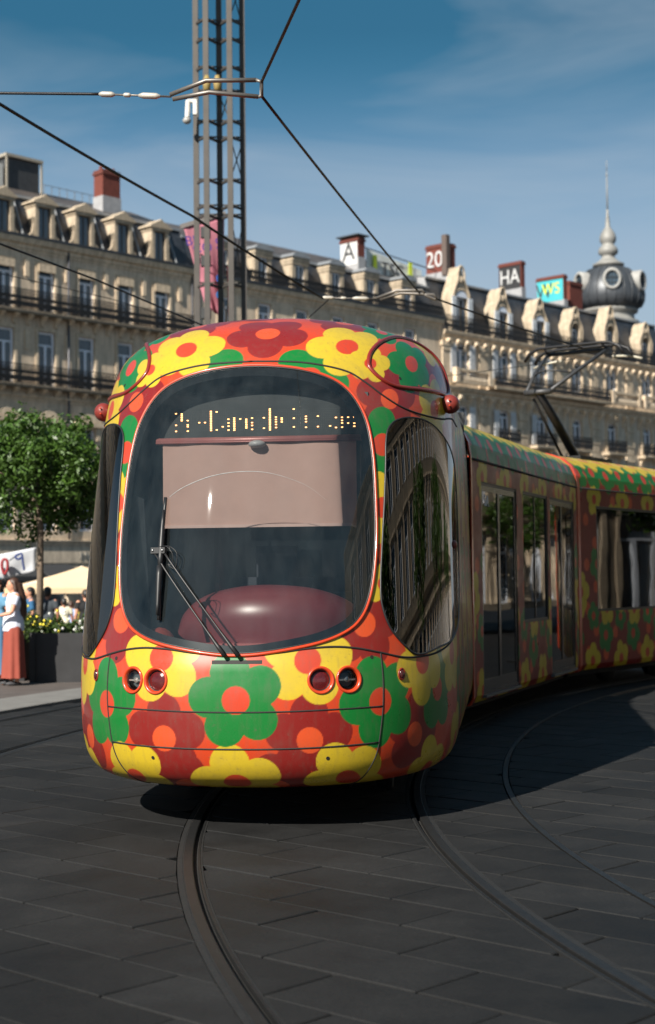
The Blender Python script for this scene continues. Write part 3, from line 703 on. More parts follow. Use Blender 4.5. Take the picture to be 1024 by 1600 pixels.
MB().box(-.95, 1.0, .45, 1.2, .75, 1.05).build('console_base', M_dark, dash)
MB().sphere((-.62, .60, 1.17), (.11, .14, .12), 14, 9).build('control_pad', mat('control pad', srgb(120, 48, 40), .5), dash, True)
for sg in (-1, 1): MB().prism([(sg*.85, 1.05), (sg*.66, 1.08), (sg*.69, 1.5), (sg*.72, 2.15), (sg*.85, 2.2)], .60, .64).build('pillar_panel', M_frit, cab)
MB().sphere((.03, .73, 2.515), (.06, .05, .028), 14, 8).build('interior_camera', mat('camera plastic', (.30, .30, .31), .4), cab, True)
# driver seat, partition
st = MB(); st.box(-.26, .26, 1.75, 1.87, .95, 1.62); st.box(-.27, .27, 1.35, 1.87, .80, .95); st.box(-.15, .15, 1.77, 1.86, 1.62, 1.85)
st.build('driver_seat', mat('seat cloth', (.03, .035, .045), .9), cab)
pt = MB(); pt.box(-1.25, -.62, 2.55, 2.6, .4, 3.1); pt.box(.62, 1.25, 2.55, 2.6, .4, 3.1); pt.box(-.62, .62, 2.55, 2.6, 2.45, 3.1); pt.box(-.62, .62, 2.55, 2.6, .4, 1.5)
pt = pt.build('cab_partition', M_lining, cab)
MB().box(-.62, .62, 2.57, 2.58, 1.5, 2.45).build('partition_glass', M_carg, pt)
MB().box(-1.2, 1.2, 1.9, CAB_L, .36, .42).build('cab_floor', M_dark, cab)
MB().box(-1.28, 1.28, CAB_L-.05, CAB_L, .3, 3.3).build('end_wall', M_dark, cab)
# underframe and bogie
u = MB(); u.box(-.9, .9, 1.6, CAB_L-.1, .20, .30); u.build('underframe', M_under, tram)
def bogie(parent, y0):
    bg_ = empty('bogie'); bg_.parent = parent; bg_.location = (0, y0, 0)
    b = MB(); 
    for s_ in (-1, 1): b.box(s_*.95-.08, s_*.95+.08, -1.2, 1.2, .22, .42)
    b.box(-.9, .9, -.3, .3, .2, .4); b.build('bogie_frame', M_under, bg_)
    for s_ in (-1, 1):
        for dy in (-.9, .9):
            MB().lathe([(.0, -.06), (.27, -.06), (.29, -.05), (.29, .03), (.31, .035), (.31, .06), (.0, .06)], 28, (s_*.74, dy, .30), 'x', False).build('wheel', M_lip, bg_, True)
bogie(tram, 3.2)
# --- carriages behind the cab
PROF = [(1.18, .27), (1.29, .295), (1.328, .37), (1.33, .5), (1.33, 2.68), (1.326, 2.85), (1.302, 3.0), (1.235, 3.14), (1.11, 3.245), (.92, 3.315), (.6, 3.352), (.0, 3.368)]
def carriage(loc, rz, L_, g, opens, label, seed):
    pr = np.array(PROF); seg = np.concatenate([[0], np.cumsum(np.hypot(*np.diff(pr, axis=0).T))])
    vz = seg - seg[3] + .5                                # equals z on the straight side
    zb = sorted({round(z, 3) for o in opens for z in o[2:4]})
    vv = np.unique(np.round(np.concatenate([np.arange(vz[0], vz[-1], .022), vz, zb]), 4))
    yy = np.unique(np.round(np.concatenate([np.arange(g, L_-g, .022), [L_-g], [y for o in opens for y in o[:2]]]), 4))
    X = np.interp(vv, vz, pr[:, 0]); Z = np.interp(vv, vz, pr[:, 1])
    full_v = np.concatenate([vv, vv[-2::-1]]); X = np.concatenate([X, -X[-2::-1]]); Z = np.concatenate([Z, Z[-2::-1]])
    P_ = np.stack([np.repeat(X[:, None], len(yy), 1), np.repeat(yy[None], len(X), 0), np.repeat(Z[:, None], len(yy), 1)], -1)
    Vg = np.repeat(full_v[:, None], len(yy), 1); Ag = np.repeat(yy[None], len(X), 0)
    fv_ = (Vg[:-1, :-1]+Vg[1:, 1:])/2; fa_ = (Ag[:-1, :-1]+Ag[1:, 1:])/2
    hole_ = np.zeros(fv_.shape, bool)
    for y0, y1, z0, z1, k in opens: hole_ |= (fa_ > y0) & (fa_ < y1) & (fv_ > z0) & (fv_ < z1)
    rr = random.Random(seed); fl = []
    def lay(kind, v, step, ofs, rot=None, k=1.):
        y = -.5 + ofs
        while y < L_+.5:
            fl.append((kind, y + rr.uniform(-.03, .03), v + rr.uniform(-.03, .03), rr.uniform(0, 72) if rot is None else rot, k)); y += step
    for i in range(12): lay('R', .2 + .31*i, .62, .31*(i % 2), k=1.05)
    lay('G', .78, 1.0, .55, k=.9); lay('Y', .42, 1.0, .1, k=.92); lay('Y', 1.12, 1.0, .6, k=.9); lay('G', 1.04, 1.0, .1, k=.72)
    lay('Y', 1.38, 1.44, .72); lay('G', 1.78, 1.0, .3, k=.9); lay('Y', 2.42, 1.9, .0, k=.9)
    lay('Y', 2.68, 1.0, .2, k=.85); lay('G', 3.08, .48, .3, k=.95); lay('Y', 3.42, .48, .05); lay('G', 3.85, .6, .1); lay('Y', 4.2, .8, .3)
    col_ = paint(Ag, Vg, C_RE, fl, .012)
    nr_, nc_ = Vg.shape; ix = np.arange(nr_*nc_).reshape(nr_, nc_)
    q = np.stack([ix[:-1, :-1], ix[:-1, 1:], ix[1:, 1:], ix[1:, :-1]], -1)[~hole_]
    pv_ = P_.reshape(-1, 3); n0 = np.cross(pv_[q[0][1]]-pv_[q[0][0]], pv_[q[0][2]]-pv_[q[0][0]])
    if n0[0] < 0: q = q[:, ::-1]
    me_ = np_mesh('carriage_body', pv_, q); set_colors(me_, col_.reshape(-1, 3))
    body = link('carriage_body', me_, M_print2, tram); body.location = (*loc, 0); body.rotation_euler = (0, 0, rz); tag(body, label)
    smooth_by_angle(body, 40)
    sec = [(x, z) for x, z in PROF] + [(-x, z) for x, z in PROF[-2::-1]]
    for y0, y1, ye in ((g-.05, g+.001, g+.04), (L_-g-.001, L_-g+.05, L_-g-.04)):
        ring = MB(); n = len(sec)
        for k, (y, s_) in enumerate(((y0, 1.), (y0, 1.008), (y1, 1.008), (y1, .994), (y0, .994))):
            ring.v += [(x*s_, y, 1.8+(z-1.8)*s_) for x, z in sec]
        for k in range(4): ring.f += [(k*n+i, k*n+i+1, (k+1)*n+i+1, (k+1)*n+i) for i in range(n-1)]
        ring.build('end_ring', M_orange, body)
        w_ = MB(); y = ye; sc2 = [(x*.97, 1.8+(z-1.8)*.97) for x, z in sec]
        inner = [(max(-.75, min(.75, x)), max(.4, min(2.35, z))) for x, z in sc2]
        w_.add([(x, y, z) for x, z in sc2] + [(x, y, z) for x, z in inner], [(i, i+1, n+i+1, n+i) for i in range(n-1)]).build('end_wall', M_dark, body)
    for sg in (-1, 1):
        MB().tube([(sg*1.328, g, 2.835), (sg*1.328, L_-g, 2.835)], .014, 6).build('roof_gutter', M_gap, body, True)
        for y0, y1, z0, z1, kind in opens:
            x0, x1 = (1.27, 1.322) if sg > 0 else (-1.322, -1.27)
            f = MB(); t = .035
            f.box(x0, x1, y0, y1, z1-t, z1); f.box(x0, x1, y0, y1, z0, z0+t); f.box(x0, x1, y0, y0+t, z0+t, z1-t); f.box(x0, x1, y1-t, y1, z0+t, z1-t)
            f.build('opening_frame', M_black, body)
            npn = 2
            for k in range(npn):
                ya = y0 + t + (y1-y0-2*t)*k/npn; yb = y0 + t + (y1-y0-2*t)*(k+1)/npn
                xg = sg*1.305
                if kind == 'door':
                    d = MB(); w = .045
                    for a in ((ya, ya+w, z0+t, z1-t), (yb-w, yb, z0+t, z1-t)): d.box(xg-.018, xg+.012, a[0], a[1], a[2], a[3])
                    d.box(xg-.018, xg+.012, ya+w, yb-w, z1-t-.06, z1-t); d.box(xg-.018, xg+.012, ya+w, yb-w, z0+t, z0+t+.12)
                    d.build('door_leaf', M_frit, body)
                    MB().box(xg-.004, xg+.003, ya+w, yb-w, z0+t+.12, z1-t-.06).build('door_pane', M_carg, body)
                else:
                    MB().box(xg-.004, xg+.003, ya+(.012 if k else 0), yb-(0 if k else .012), z0+t, z1-t).build('window_pane', M_carg, body)
            if kind != 'door' : MB().box(sg*1.305-.01, sg*1.305+.012, (y0+y1)/2-.013, (y0+y1)/2+.013, z0+t, z1-t).build('window_mullion', M_frit, body)
            if kind == 'door':
                MB().box(min(sg*1.25, sg*1.36), max(sg*1.25, sg*1.36), y0, y1, z0-.03, z0-.002).build('door_step', mat('door step', (.12, .12, .12), .5, .6), body)
    M_floor = mat('carriage floor', (.06, .065, .07), .6)
    MB().box(-1.25, 1.25, g, L_-g, .30, .36).build('carriage_floor', M_floor, body)
    MB().box(-1.2, 1.2, g, L_-g, 2.62, 2.66).build('carriage_ceiling', mat('ceiling panel', (.35, .36, .36), .6), body)
    MB().box(-1.1, 1.1, g, L_-g, .2, .29).build('underframe', M_under, body)
    return body
_rot = lambda x, y, a: (x*math.cos(a) + y*math.sin(a), -x*math.sin(a) + y*math.cos(a))
J1 = (0, CAB_L + .22); A2, A3 = R(20) - TA, R(34) - TA
J2 = (J1[0] + 6.2*math.sin(A2), J1[1] + 6.2*math.cos(A2))
car1 = carriage(J1, -A2, 6.2, .22, [(.62, 2.27, .36, 2.62, 'door'), (2.6, 3.98, 1.06, 2.62, 'window'), (4.14, 5.72, .36, 2.62, 'door')], 'second section with two glazed double doors', 3)
car2 = carriage(J2, -A3, 6.4, .22, [(.77, 5.6, 1.10, 2.60, 'window')], 'third section carrying the pantograph', 5)
for b, y in ((car2, 3.2),): bogie(b, y)
M_pole = mat('grab pole', srgb(205, 180, 90), .35, .3)
M_seat = mat('seat', srgb(40, 78, 62), .8)
for body, ys_ in ((car1, (2.9, 3.6)), (car2, (1.3, 2.2, 3.1, 4.0, 4.9))):
    for y in ys_:
        for s_ in (-1, 1):
            st = MB(); st.box(s_*.85-.38, s_*.85+.38, y-.2, y+.2, .72, .80); st.box(s_*.85-.38, s_*.85+.38, y+.2, y+.27, .78, 1.42); st.box(s_*.85-.2, s_*.85+.2, y-.1, y+.1, .36, .72)
            st.build('bench_seat', M_seat, body)
        MB().tube([(.38, y+.23, 1.3), (.36, y+.23, 1.9), (.25, y+.23, 2.2), (.3, y+.23, 2.62)], .018, 8).build('grab_pole', M_pole, body, True)
for y in (1.45, 4.9): MB().tube([(0, y, .36), (0, y, 2.62)], .018, 8).build('grab_pole', M_pole, car1, True)
# bellows between the sections
def bellows(loc, a0, a1, w):
    o = MB(); sec = [(x, z) for x, z in PROF] + [(-x, z) for x, z in PROF[-2::-1]]; n = len(sec); K_ = 13
    for k in range(K_):
        t = k/(K_-1); a = a0 + (a1-a0)*t; s_ = .965 - (.03 if k % 2 else 0)
        cy = -w/2 + w*t
        for x, z in sec:
            dx, dy = _rot(x*s_, cy, a); o.v.append((loc[0]+dx, loc[1]+dy, 1.8+(z-1.8)*s_))
    for k in range(K_-1): o.f += [(k*n+i, k*n+i+1, (k+1)*n+i+1, (k+1)*n+i) for i in range(n-1)]
    o.build('bellows', mat('bellows rubber', (.022, .022, .023), .7, 0, .2, 8), tram)
bellows(J1, 0, A2, .46); bellows(J2, A2, A3, .46)
lettering('door_number', '5A', .17, mat('white vinyl', (.75, .76, .78), .5), car1, frame_mat((1.312, .92, 2.42), (0, 1, 0), (0, 0, 1)), .001)
# pantograph on the third section
pan = empty('pantograph'); pan.parent = car2; pan.location = (0, 0, 0); tag(pan, 'black folding pantograph arm on the roof')
M_pan = mat('pantograph paint', (.016, .016, .018), .45, .3, .2, 10)
M_alu = mat('pantograph aluminium', (.06, .06, .062), .5, .4, .2, 10)
b = MB(); b.box(-.45, .45, 2.2, 3.4, 3.40, 3.46)
for x in (-.4, .4):
    for y in (2.3, 3.3): b.lathe([(.05, 3.33), (.06, 3.36), (.04, 3.38), (.06, 3.40)], 10, (x, y, 0))
b.build('base_frame', M_pan, pan)
MB().tube([(0, 3.05, 3.47), (0, 2.4, 3.95), (0, 1.72, 4.41)], [.075, .07, .06], 10).build('lower_arm', M_pan, pan, True)
MB().tube([(-.12, 2.8, 3.47), (-.12, 1.78, 4.33)], .022, 8).build('guide_rod', M_pan, pan, True)
MB().tube([(-.22, 1.68, 4.42), (.22, 1.68, 4.42)], .045, 10).build('knee_bar', M_alu, pan, True)
for s_ in (-1, 1): MB().tube([(s_*.20, 1.70, 4.43), (s_*.38, 2.4, 4.83), (s_*.52, 3.12, 5.20)], .03, 8).build('upper_arm', M_alu, pan, True)
MB().tube([(-.34, 2.25, 4.75), (-.1, 2.0, 4.78), (.1, 2.0, 4.78), (.34, 2.25, 4.75)], .014, 6).build('cross_stay', M_alu, pan, True)
MB().tube([(-.53, 3.12, 5.20), (.53, 3.12, 5.20)], .03, 8).build('apex_bar', M_pan, pan, True)
for y in (2.98, 3.34):
    MB().tube([(-.86, y, 5.10), (-.78, y, 5.22), (-.62, y, 5.29), (-.4, y, 5.30), (.4, y, 5.30), (.62, y, 5.29), (.78, y, 5.22), (.86, y, 5.10)], .026, 8).build('contact_strip', M_pan, pan, True)
for s_ in (-1, 1):
    MB().tube([(s_*.5, 2.98, 5.27), (s_*.52, 3.14, 5.20), (s_*.5, 3.34, 5.27)], .02, 6).build('strip_carrier', M_pan, pan, True)
    MB().tube([(s_*.45, 3.5, 5.14), (s_*.75, 3.5, 5.12), (s_*.95, 3.5, 5.06)], .022, 6).build('end_horn', mat('horn', (.45, .42, .34), .5), pan, True)
# ------------------------------------------------------------------ the row of stone buildings
A0 = Vector((-17.09, 80.0, 0)); RZ = R(47); ZB = -1.75
def stone_mat(name, col, k=1.):
    m = bpy.data.materials.new(name); m.use_nodes = True; t = m.node_tree; p = t.nodes['Principled BSDF']
    co = t.nodes.new('ShaderNodeTexCoord'); src = co.outputs['Object']
    n = t.nodes.new('ShaderNodeTexNoise'); n.inputs['Scale'].default_value = .55; n.inputs['Detail'].default_value = 9; n.inputs['Roughness'].default_value = .7
    mp = t.nodes.new('ShaderNodeMapping'); mp.inputs['Scale'].default_value = (2.2, 2.2, .22)
    n2 = t.nodes.new('ShaderNodeTexNoise'); n2.inputs['Scale'].default_value = 1.6; n2.inputs['Detail'].default_value = 8; n2.inputs['Roughness'].default_value = .65
    n3 = t.nodes.new('ShaderNodeTexNoise'); n3.inputs['Scale'].default_value = 9; n3.inputs['Detail'].default_value = 5
    t.links.new(src, n.inputs['Vector']); t.links.new(src, mp.inputs['Vector']); t.links.new(mp.outputs[0], n2.inputs['Vector']); t.links.new(src, n3.inputs['Vector'])
    def mr(s, a, b, c, d):
        r = t.nodes.new('ShaderNodeMapRange'); r.inputs['From Min'].default_value = a; r.inputs['From Max'].default_value = b; r.inputs['To Min'].default_value = c; r.inputs['To Max'].default_value = d
        t.links.new(s, r.inputs['Value']); return r.outputs[0]
    a = mr(n.outputs['Fac'], .3, .7, .78, 1.15); b = mr(n2.outputs['Fac'], .38, .72, 1.1, .6); c = mr(n3.outputs['Fac'], .3, .7, .86, 1.14)
    m1 = t.nodes.new('ShaderNodeMath'); m1.operation = 'MULTIPLY'; t.links.new(a, m1.inputs[0]); t.links.new(b, m1.inputs[1])
    m2 = t.nodes.new('ShaderNodeMath'); m2.operation = 'MULTIPLY'; t.links.new(m1.outputs[0], m2.inputs[0]); t.links.new(c, m2.inputs[1])
    v = t.nodes.new('ShaderNodeVectorMath'); v.operation = 'SCALE'; v.inputs[0].default_value = [x*k for x in col]; t.links.new(m2.outputs[0], v.inputs['Scale'])
    t.links.new(v.outputs[0], p.inputs['Base Color']); p.inputs['Roughness'].default_value = .88; p.inputs['Specular IOR Level'].default_value = .2
    bp = t.nodes.new('ShaderNodeBump'); bp.inputs['Strength'].default_value = .5; bp.inputs['Distance'].default_value = .03
    t.links.new(n3.outputs['Fac'], bp.inputs['Height']); t.links.new(bp.outputs[0], p.inputs['Normal'])
    return m
M_st1 = stone_mat('limestone', (.66, .53, .395)); M_st2 = stone_mat('limestone trim', (.66, .53, .385)); M_st3 = stone_mat('pale limestone', (.64, .54, .42))
M_dorm = stone_mat('dormer stone', (.47, .385, .285)); M_grime = stone_mat('weathered ledge', (.30, .25, .19))
def slate_mat(name, col):
    m = bpy.data.materials.new(name); m.use_nodes = True; t = m.node_tree; p = t.nodes['Principled BSDF']
    co = t.nodes.new('ShaderNodeTexCoord'); mp = t.nodes.new('ShaderNodeMapping'); mp.inputs['Rotation'].default_value = (R(90), 0, 0)
    br = t.nodes.new('ShaderNodeTexBrick'); br.inputs['Scale'].default_value = 1; br.inputs['Brick Width'].default_value = .3; br.inputs['Row Height'].default_value = .16; br.inputs['Mortar Size'].default_value = .008
    br.inputs['Color1'].default_value = (*[c*.75 for c in col], 1); br.inputs['Color2'].default_value = (*[c*1.3 for c in col], 1); br.inputs['Mortar'].default_value = (*[c*.4 for c in col], 1)
    n = t.nodes.new('ShaderNodeTexNoise'); n.inputs['Scale'].default_value = .8; n.inputs['Detail'].default_value = 7
    r = t.nodes.new('ShaderNodeMapRange'); r.inputs['From Min'].default_value = .3; r.inputs['From Max'].default_value = .7; r.inputs['To Min'].default_value = .7; r.inputs['To Max'].default_value = 1.3
    v = t.nodes.new('ShaderNodeVectorMath'); v.operation = 'SCALE'
    t.links.new(co.outputs['Object'], mp.inputs['Vector']); t.links.new(mp.outputs[0], br.inputs['Vector']); t.links.new(co.outputs['Object'], n.inputs['Vector'])
    t.links.new(n.outputs['Fac'], r.inputs['Value']); t.links.new(br.outputs['Color'], v.inputs[0]); t.links.new(r.outputs[0], v.inputs['Scale']); t.links.new(v.outputs[0], p.inputs['Base Color'])
    p.inputs['Roughness'].default_value = .5
    return m
M_slate = slate_mat('slate', (.030, .034, .042)); M_tiles = slate_mat('brown roof tiles', (.085, .070, .062))
M_zinc = mat('zinc', (.30, .31, .32), .5, .4, .25, 1.5); M_lead = mat('dark lead', (.06, .066, .075), .42, .3, .3, 1.2)
M_white = mat('white window paint', (.76, .80, .88), .5, 0, .1, 4)
M_shut = mat('grey shutter', (.52, .53, .54), .6, 0, .15, 4)
M_iron = mat('wrought iron', (.018, .018, .019), .55, .4, .2, 4)
M_wpane = mat('window glass', (.045, .07, .095), .08, 0, .5, .9, spec=.8)
M_void = mat('dark opening', (.012, .012, .013), .6)
M_brick = mat('chimney brick', srgb(104, 52, 42), .85, 0, .3, 5, bump=.5)
M_plaster = mat('grey render', (.30, .30, .31), .85, 0, .2, 3)
M_white_g = mat('white spray paint', (.50, .50, .50), .7); M_black_g = mat('black spray paint', (.02, .02, .022), .7)
M_teal_g = mat('turquoise spray paint', srgb(60, 165, 175), .7); M_lime_g = mat('yellow green spray paint', srgb(205, 220, 60), .7)
def building(name, u0, label):
    p = A0 + Vector((FD[0], FD[1], 0))*u0
    return empty(name, (p.x, p.y, 0), RZ, label, 'building')
def wall(parent, u0, u1, z0, z1, holes, m, depth=.32, name='wall'):
    us = sorted({u0, u1} | {h[0] for h in holes} | {h[1] for h in holes}); zs = sorted({z0, z1} | {h[2] for h in holes} | {h[3] for h in holes})
    b = MB()
    for i in range(len(us)-1):
        for j in range(len(zs)-1):
            cu, cz = (us[i]+us[i+1])/2, (zs[j]+zs[j+1])/2
            if any(h[0] < cu < h[1] and h[2] < cz < h[3] for h in holes): continue
            b.add([(us[i], 0, zs[j]), (us[i+1], 0, zs[j]), (us[i+1], 0, zs[j+1]), (us[i], 0, zs[j+1])], [(0, 1, 2, 3)])
    for h in holes:
        a, c, d, e = h[:4]
        b.add([(a, 0, d), (c, 0, d), (c, 0, e), (a, 0, e), (a, depth, d), (c, depth, d), (c, depth, e), (a, depth, e)],
              [(0, 4, 5, 1), (1, 5, 6, 2), (2, 6, 7, 3), (3, 7, 4, 0)])
    return b.build(name, m, parent, fixn=False)
_mc = {}
def shared(key, fn, m):
    if key not in _mc: _mc[key] = fn().mesh(str(key[0])); _mc[key].materials.append(m)
    return _mc[key]
def window(parent, uc, z0, w, h, transom=.72, y=.13, m=None, label=None):
    def fr():
        b = MB(); t = .13
        for s in (-1, 1): b.box(s*w/2-(t if s > 0 else 0), s*w/2+(0 if s > 0 else t), 0, .07, 0, h)
        b.box(-w/2+t, w/2-t, .004, .066, 0, .10); b.box(-w/2+t, w/2-t, .004, .066, h-t, h)
        b.box(-.075, .075, -.006, .06, .10, h*transom); b.box(-w/2+t, w/2-t, -.004, .062, h*transom, h*transom+.09)
        return b
    o = link('window', shared(('window', w, h, transom), fr, m or M_white), None, parent); o.location = (uc, y, z0)
    g = link('pane', shared(('pane', w, h), lambda: MB().box(-w/2+.02, w/2-.02, .05, .058, .02, h-.02), M_wpane), None, o)
    return o
def surround(parent, uc, z0, w, h, m, t=.2, proud=.07, head='lintel', name='window_surround'):
    def f():
        b = MB()
        for s in (-1, 1):
            x0, x1 = (w/2, w/2+t) if s > 0 else (-w/2-t, -w/2)
            b.box(x0, x1, -proud, .02, 0, h)
        b.box(-w/2-t, w/2+t, -proud, .02, h, h+t)
        if head == 'lintel': b.box(-w/2-t-.08, w/2+t+.08, -proud-.12, .02, h+t+.003, h+t+.14)
        if head == 'blind': b.box(-w/2-.02, w/2+.02, -proud-.06, -.01, h-.42, h-.004)
        if head == 'pediment':
            b.prism([(-w/2-t-.22, h+t+.25), (w/2+t+.22, h+t+.25), (0, h+t+.82)], -proud-.22, .02)
            b.box(-w/2-t-.25, w/2+t+.25, -proud-.26, .02, h+t+.003, h+t+.24)
            for s in (-1, 1): b.box(s*(w/2+t/2)-.12, s*(w/2+t/2)+.12, -proud-.14, -proud+.01, h-.55, h+t)
        return b
    o = link(name, shared((name, w, h, t, head, m.name), f, m), None, parent); o.location = (uc, 0, z0); return o
def moulding(parent, u0, u1, z, prof, m, name='cornice'):
    """profile [(out, dz)] run along the facade"""
    n = len(prof); b = MB()
    b.add([(u0, -o, z+d) for o, d in prof] + [(u1, -o, z+d) for o, d in prof], [(i, i+1, n+i+1, n+i) for i in range(n-1)] + [tuple(range(n)), tuple(range(2*n-1, n-1, -1))])
    return b.build(name, m, parent)
CORN = [(-.05, -.55), (.05, -.55), (.06, -.42), (.12, -.38), (.14, -.2), (.28, -.14), (.33, 0), (.36, .06), (.36, .14), (-.05, .16)]
BAND = [(-.05, -.2), (.05, -.2), (.08, -.08), (.18, 0), (.2, .08), (-.05, .1)]
def corbels(parent, us, z, h, out_, m, w=.22):
    def f():
        return MB().prism([(-.02, -h), (-.10, -h*.95), (-.14, -h*.6), (-out_*.6, -h*.35), (-out_, -h*.2), (-out_, 0), (-.02, 0)], -w/2, w/2, 'yz')
    me_ = shared(('corbel', h, out_, w, m.name), f, m)
    for u in us: o = link('corbel', me_, None, parent); o.location = (u, 0, z)
def railing(parent, u0, u1, z, h, out_, step=.11, ends=True):
    b = MB(); y = -out_
    b.box(u0, u1, y-.025, y+.025, z+h-.04, z+h); b.box(u0, u1, y-.015, y+.015, z+.05, z+.08); b.box(u0, u1, y-.012, y+.012, z+h-.22, z+h-.19)
    n = max(2, int((u1-u0)/step))
    for i in range(n+1):
        u = u0 + (u1-u0)*i/n; b.box(u-.017, u+.017, y-.011, y+.011, z, z+h-.04)
        if i < n:
            c = u + (u1-u0)/n/2
            b.add([(c-.055, y, z+.30), (c, y, z+.10), (c+.055, y, z+.30), (c, y, z+.50)], [(0, 1, 2, 3)])
            b.add([(c-.05, y, z+.62), (c, y, z+.51), (c+.05, y, z+.62), (c, y, z+.80)], [(0, 1, 2, 3)])
    if ends:
        for u in (u0, u1): b.box(u-.015, u+.015, y, 0, z+h-.04, z+h); b.box(u-.012, u+.012, y, 0, z+.05, z+.08)
    return b.build('railing', M_iron, parent, fixn=False)
def balcony(parent, u0, u1, z, out_=.7, h=1.05, corb=None, m=None, step=.11):
    b = MB().box(u0-.06, u1+.06, -out_-.06, .02, z-.18, z-.02); b.box(u0-.1, u1+.1, -out_-.1, .02, z-.07, z)
    o = b.build('balcony', m or M_grime, parent)
    railing(o, u0, u1, z, h, out_-.03, step)
    if corb: corbels(o, corb, z-.18, .55, out_*.85, M_st2)
    return o
def mansard(parent, u0, u1, z0, z1, back, ridge, rback, m1, m2):
    MB().add([(u0, .25, z0), (u1, .25, z0), (u1, back, z1), (u0, back, z1)], [(0, 1, 2, 3)]).build('mansard_roof', m1, parent)
    MB().add([(u0, back-.05, z1+.05), (u1, back-.05, z1+.05), (u1, rback, ridge), (u0, rback, ridge), (u1, rback+6, ridge-1.5), (u0, rback+6, ridge-1.5)], [(0, 1, 2, 3), (3, 2, 4, 5)]).build('upper_roof', m2, parent)
    MB().box(u0, u1, back-.16, back+.05, z1-.06, z1+.08).build('roof_flashing', M_zinc, parent)
    b = MB()
    for u in (u0, u1): b.add([(u, .25, z0), (u, back, z1), (u, rback, ridge), (u, rback+6, ridge-1.5), (u, rback+6, z0)], [(0, 1, 2, 3, 4)])
    b.build('gable_wall', M_plaster, parent, fixn=False)
def chimney(parent, u0, u1, y0, y1, z0, zb, z1, pots=3):
    b = MB().box(u0, u1, y0, y1, z0, zb); o = b.build('chimney', M_plaster, parent)
    s = MB().box(u0+.04, u1-.04, y0+.04, y1-.04, zb-.01, z1-.2); s.build('brick_stack', M_brick, o)
    c = MB().box(u0-.03, u1+.03, y0-.03, y1+.03, z1-.34, z1-.2); c.box(u0+.02, u1-.02, y0+.02, y1-.02, z1-.19, z1-.06); c.build('chimney_cap', mat('cap brick', srgb(96, 50, 42), .9), o)
    for k in range(pots): MB().lathe([(.11, z1-.08), (.09, z1+.2)], 8, (u0 + (u1-u0)*(k+.5)/pots, (y0+y1)/2, 0)).build('chimney_pot', M_brick, o)
    return o
def seen(u, z, b, o=0.):
    """where a thing b metres behind the facade stands if it shows over facade point u, z"""
    X, Y = -17.09 + .682*u, 80 + .7314*u; r = X/Y
    v = (r*(80 + .682*b) + 17.09 + .7314*b)/(.682 - .7314*r); Y2 = 80 + .7314*v + .682*b
    return v-o, 1.6 + (z-1.6)*Y2/Y
def stack(parent, o, u0, u1, b, zb, zm, zt, pots=0, d=1.2):
    a, z1 = seen(u0, zt, b, o); c, _ = seen(u1, zt, b, o)
    return chimney(parent, a, c-.55, b, b+d, zb, seen(u0, zm, b)[1], z1, pots), a, c-.55, z1
def party_stack(parent, o, uc, b0, depth, w, zb, zm, zt):
    """chimney standing across the roof: broad face to the left, narrow face to the street"""
    u, z1 = seen(uc, zt, b0, o); z2 = seen(uc, zm, b0, o)[1]
    return chimney(parent, u, u+w, b0, b0+depth, zb, z2, z1, 0), u, b0, b0+depth, z2, z1
fl_ = lambda o: frame_mat(o, (0, -1, 0), (0, 0, 1))
def back_mass(parent, u0, u1, z1, depth=13):
    b = MB(); b.box(u0, u1, 1.2, depth, ZB, z1); b.box(u0+.02, u1-.02, .33, .36, ZB, z1-.2); b.build('building_core', M_void, parent)
# ---- first building, on the left
B1 = building('stone_building', 0, 'beige stone building on the left with two long iron balconies and gabled dormers')
bays = [-2.4, .35, 3.02, 5.72, 8.47, 11.2]; U0, U1 = -4., 13.65
rows = [(15.98, 1.08, 2.70), (12.06, 1.12, 2.98), (7.3, 1.15, 2.6), (4.35, 1.15, 1.9)]
holes = [(u-w/2, u+w/2, z, z+h) for z, w, h in rows for u in bays]
shops = [(-3.4, -1.2), (-.6, 1.7), (2.3, 4.4), (6.3, 9.0), (9.8, 12.6)]
holes += [(a, b, ZB, 2.35) for a, b in shops]
wall(B1, U0, U1, ZB, 19.4, holes, M_st1); back_mass(B1, U0, U1, 19.9)
for k, (z, w, h) in enumerate(rows):
    for u in bays:
        window(B1, u, z, w, h, (.74, .74, .74, 1.)[k] if k < 3 else .6)
        surround(B1, u, z, w, h, M_st2, .17, .06, ('blind', 'plain', 'pediment', 'plain')[k])
for a, b in shops:
    MB().box(a, b, .28, .31, ZB, 2.35).build('shop_glass', M_wpane, B1)
    aw = MB().add([(a-.1, -.02, 2.55), (b+.1, -.02, 2.55), (b+.1, -1.5, 1.9), (a-.1, -1.5, 1.9), (b+.1, -1.5, 1.65), (a-.1, -1.5, 1.65)], [(0, 1, 2, 3), (3, 2, 4, 5), (0, 3, 5), (1, 4, 2)])
    aw.build('awning', mat('dark awning', (.022, .024, .028), .9), B1)
moulding(B1, U0, U1, 19.75, CORN, M_st2); moulding(B1, U0, U1, 19.95, [(.2, -.04), (.40, -.04), (.42, .10), (.2, .12)], M_lead, 'roof_gutter')
moulding(B1, U0, U1, 11.45, BAND, M_st2, 'string_course'); moulding(B1, U0, U1, 6.75, BAND, M_st2, 'string_course'); moulding(B1, U0, U1, 3.75, BAND, M_st3, 'shop_fascia_ledge')
wall(B1, U0, U1, 2.62, 3.5, [], M_st3, name='shop_fascia').location.y = -.05
balcony(B1, U0, 13.3, 16.0, .5, 1.1, [U0+.4+.9*i for i in range(19)])
balcony(B1, U0, 13.3, 12.06, .5, 1.05, [U0+.4+.9*i for i in range(19)])
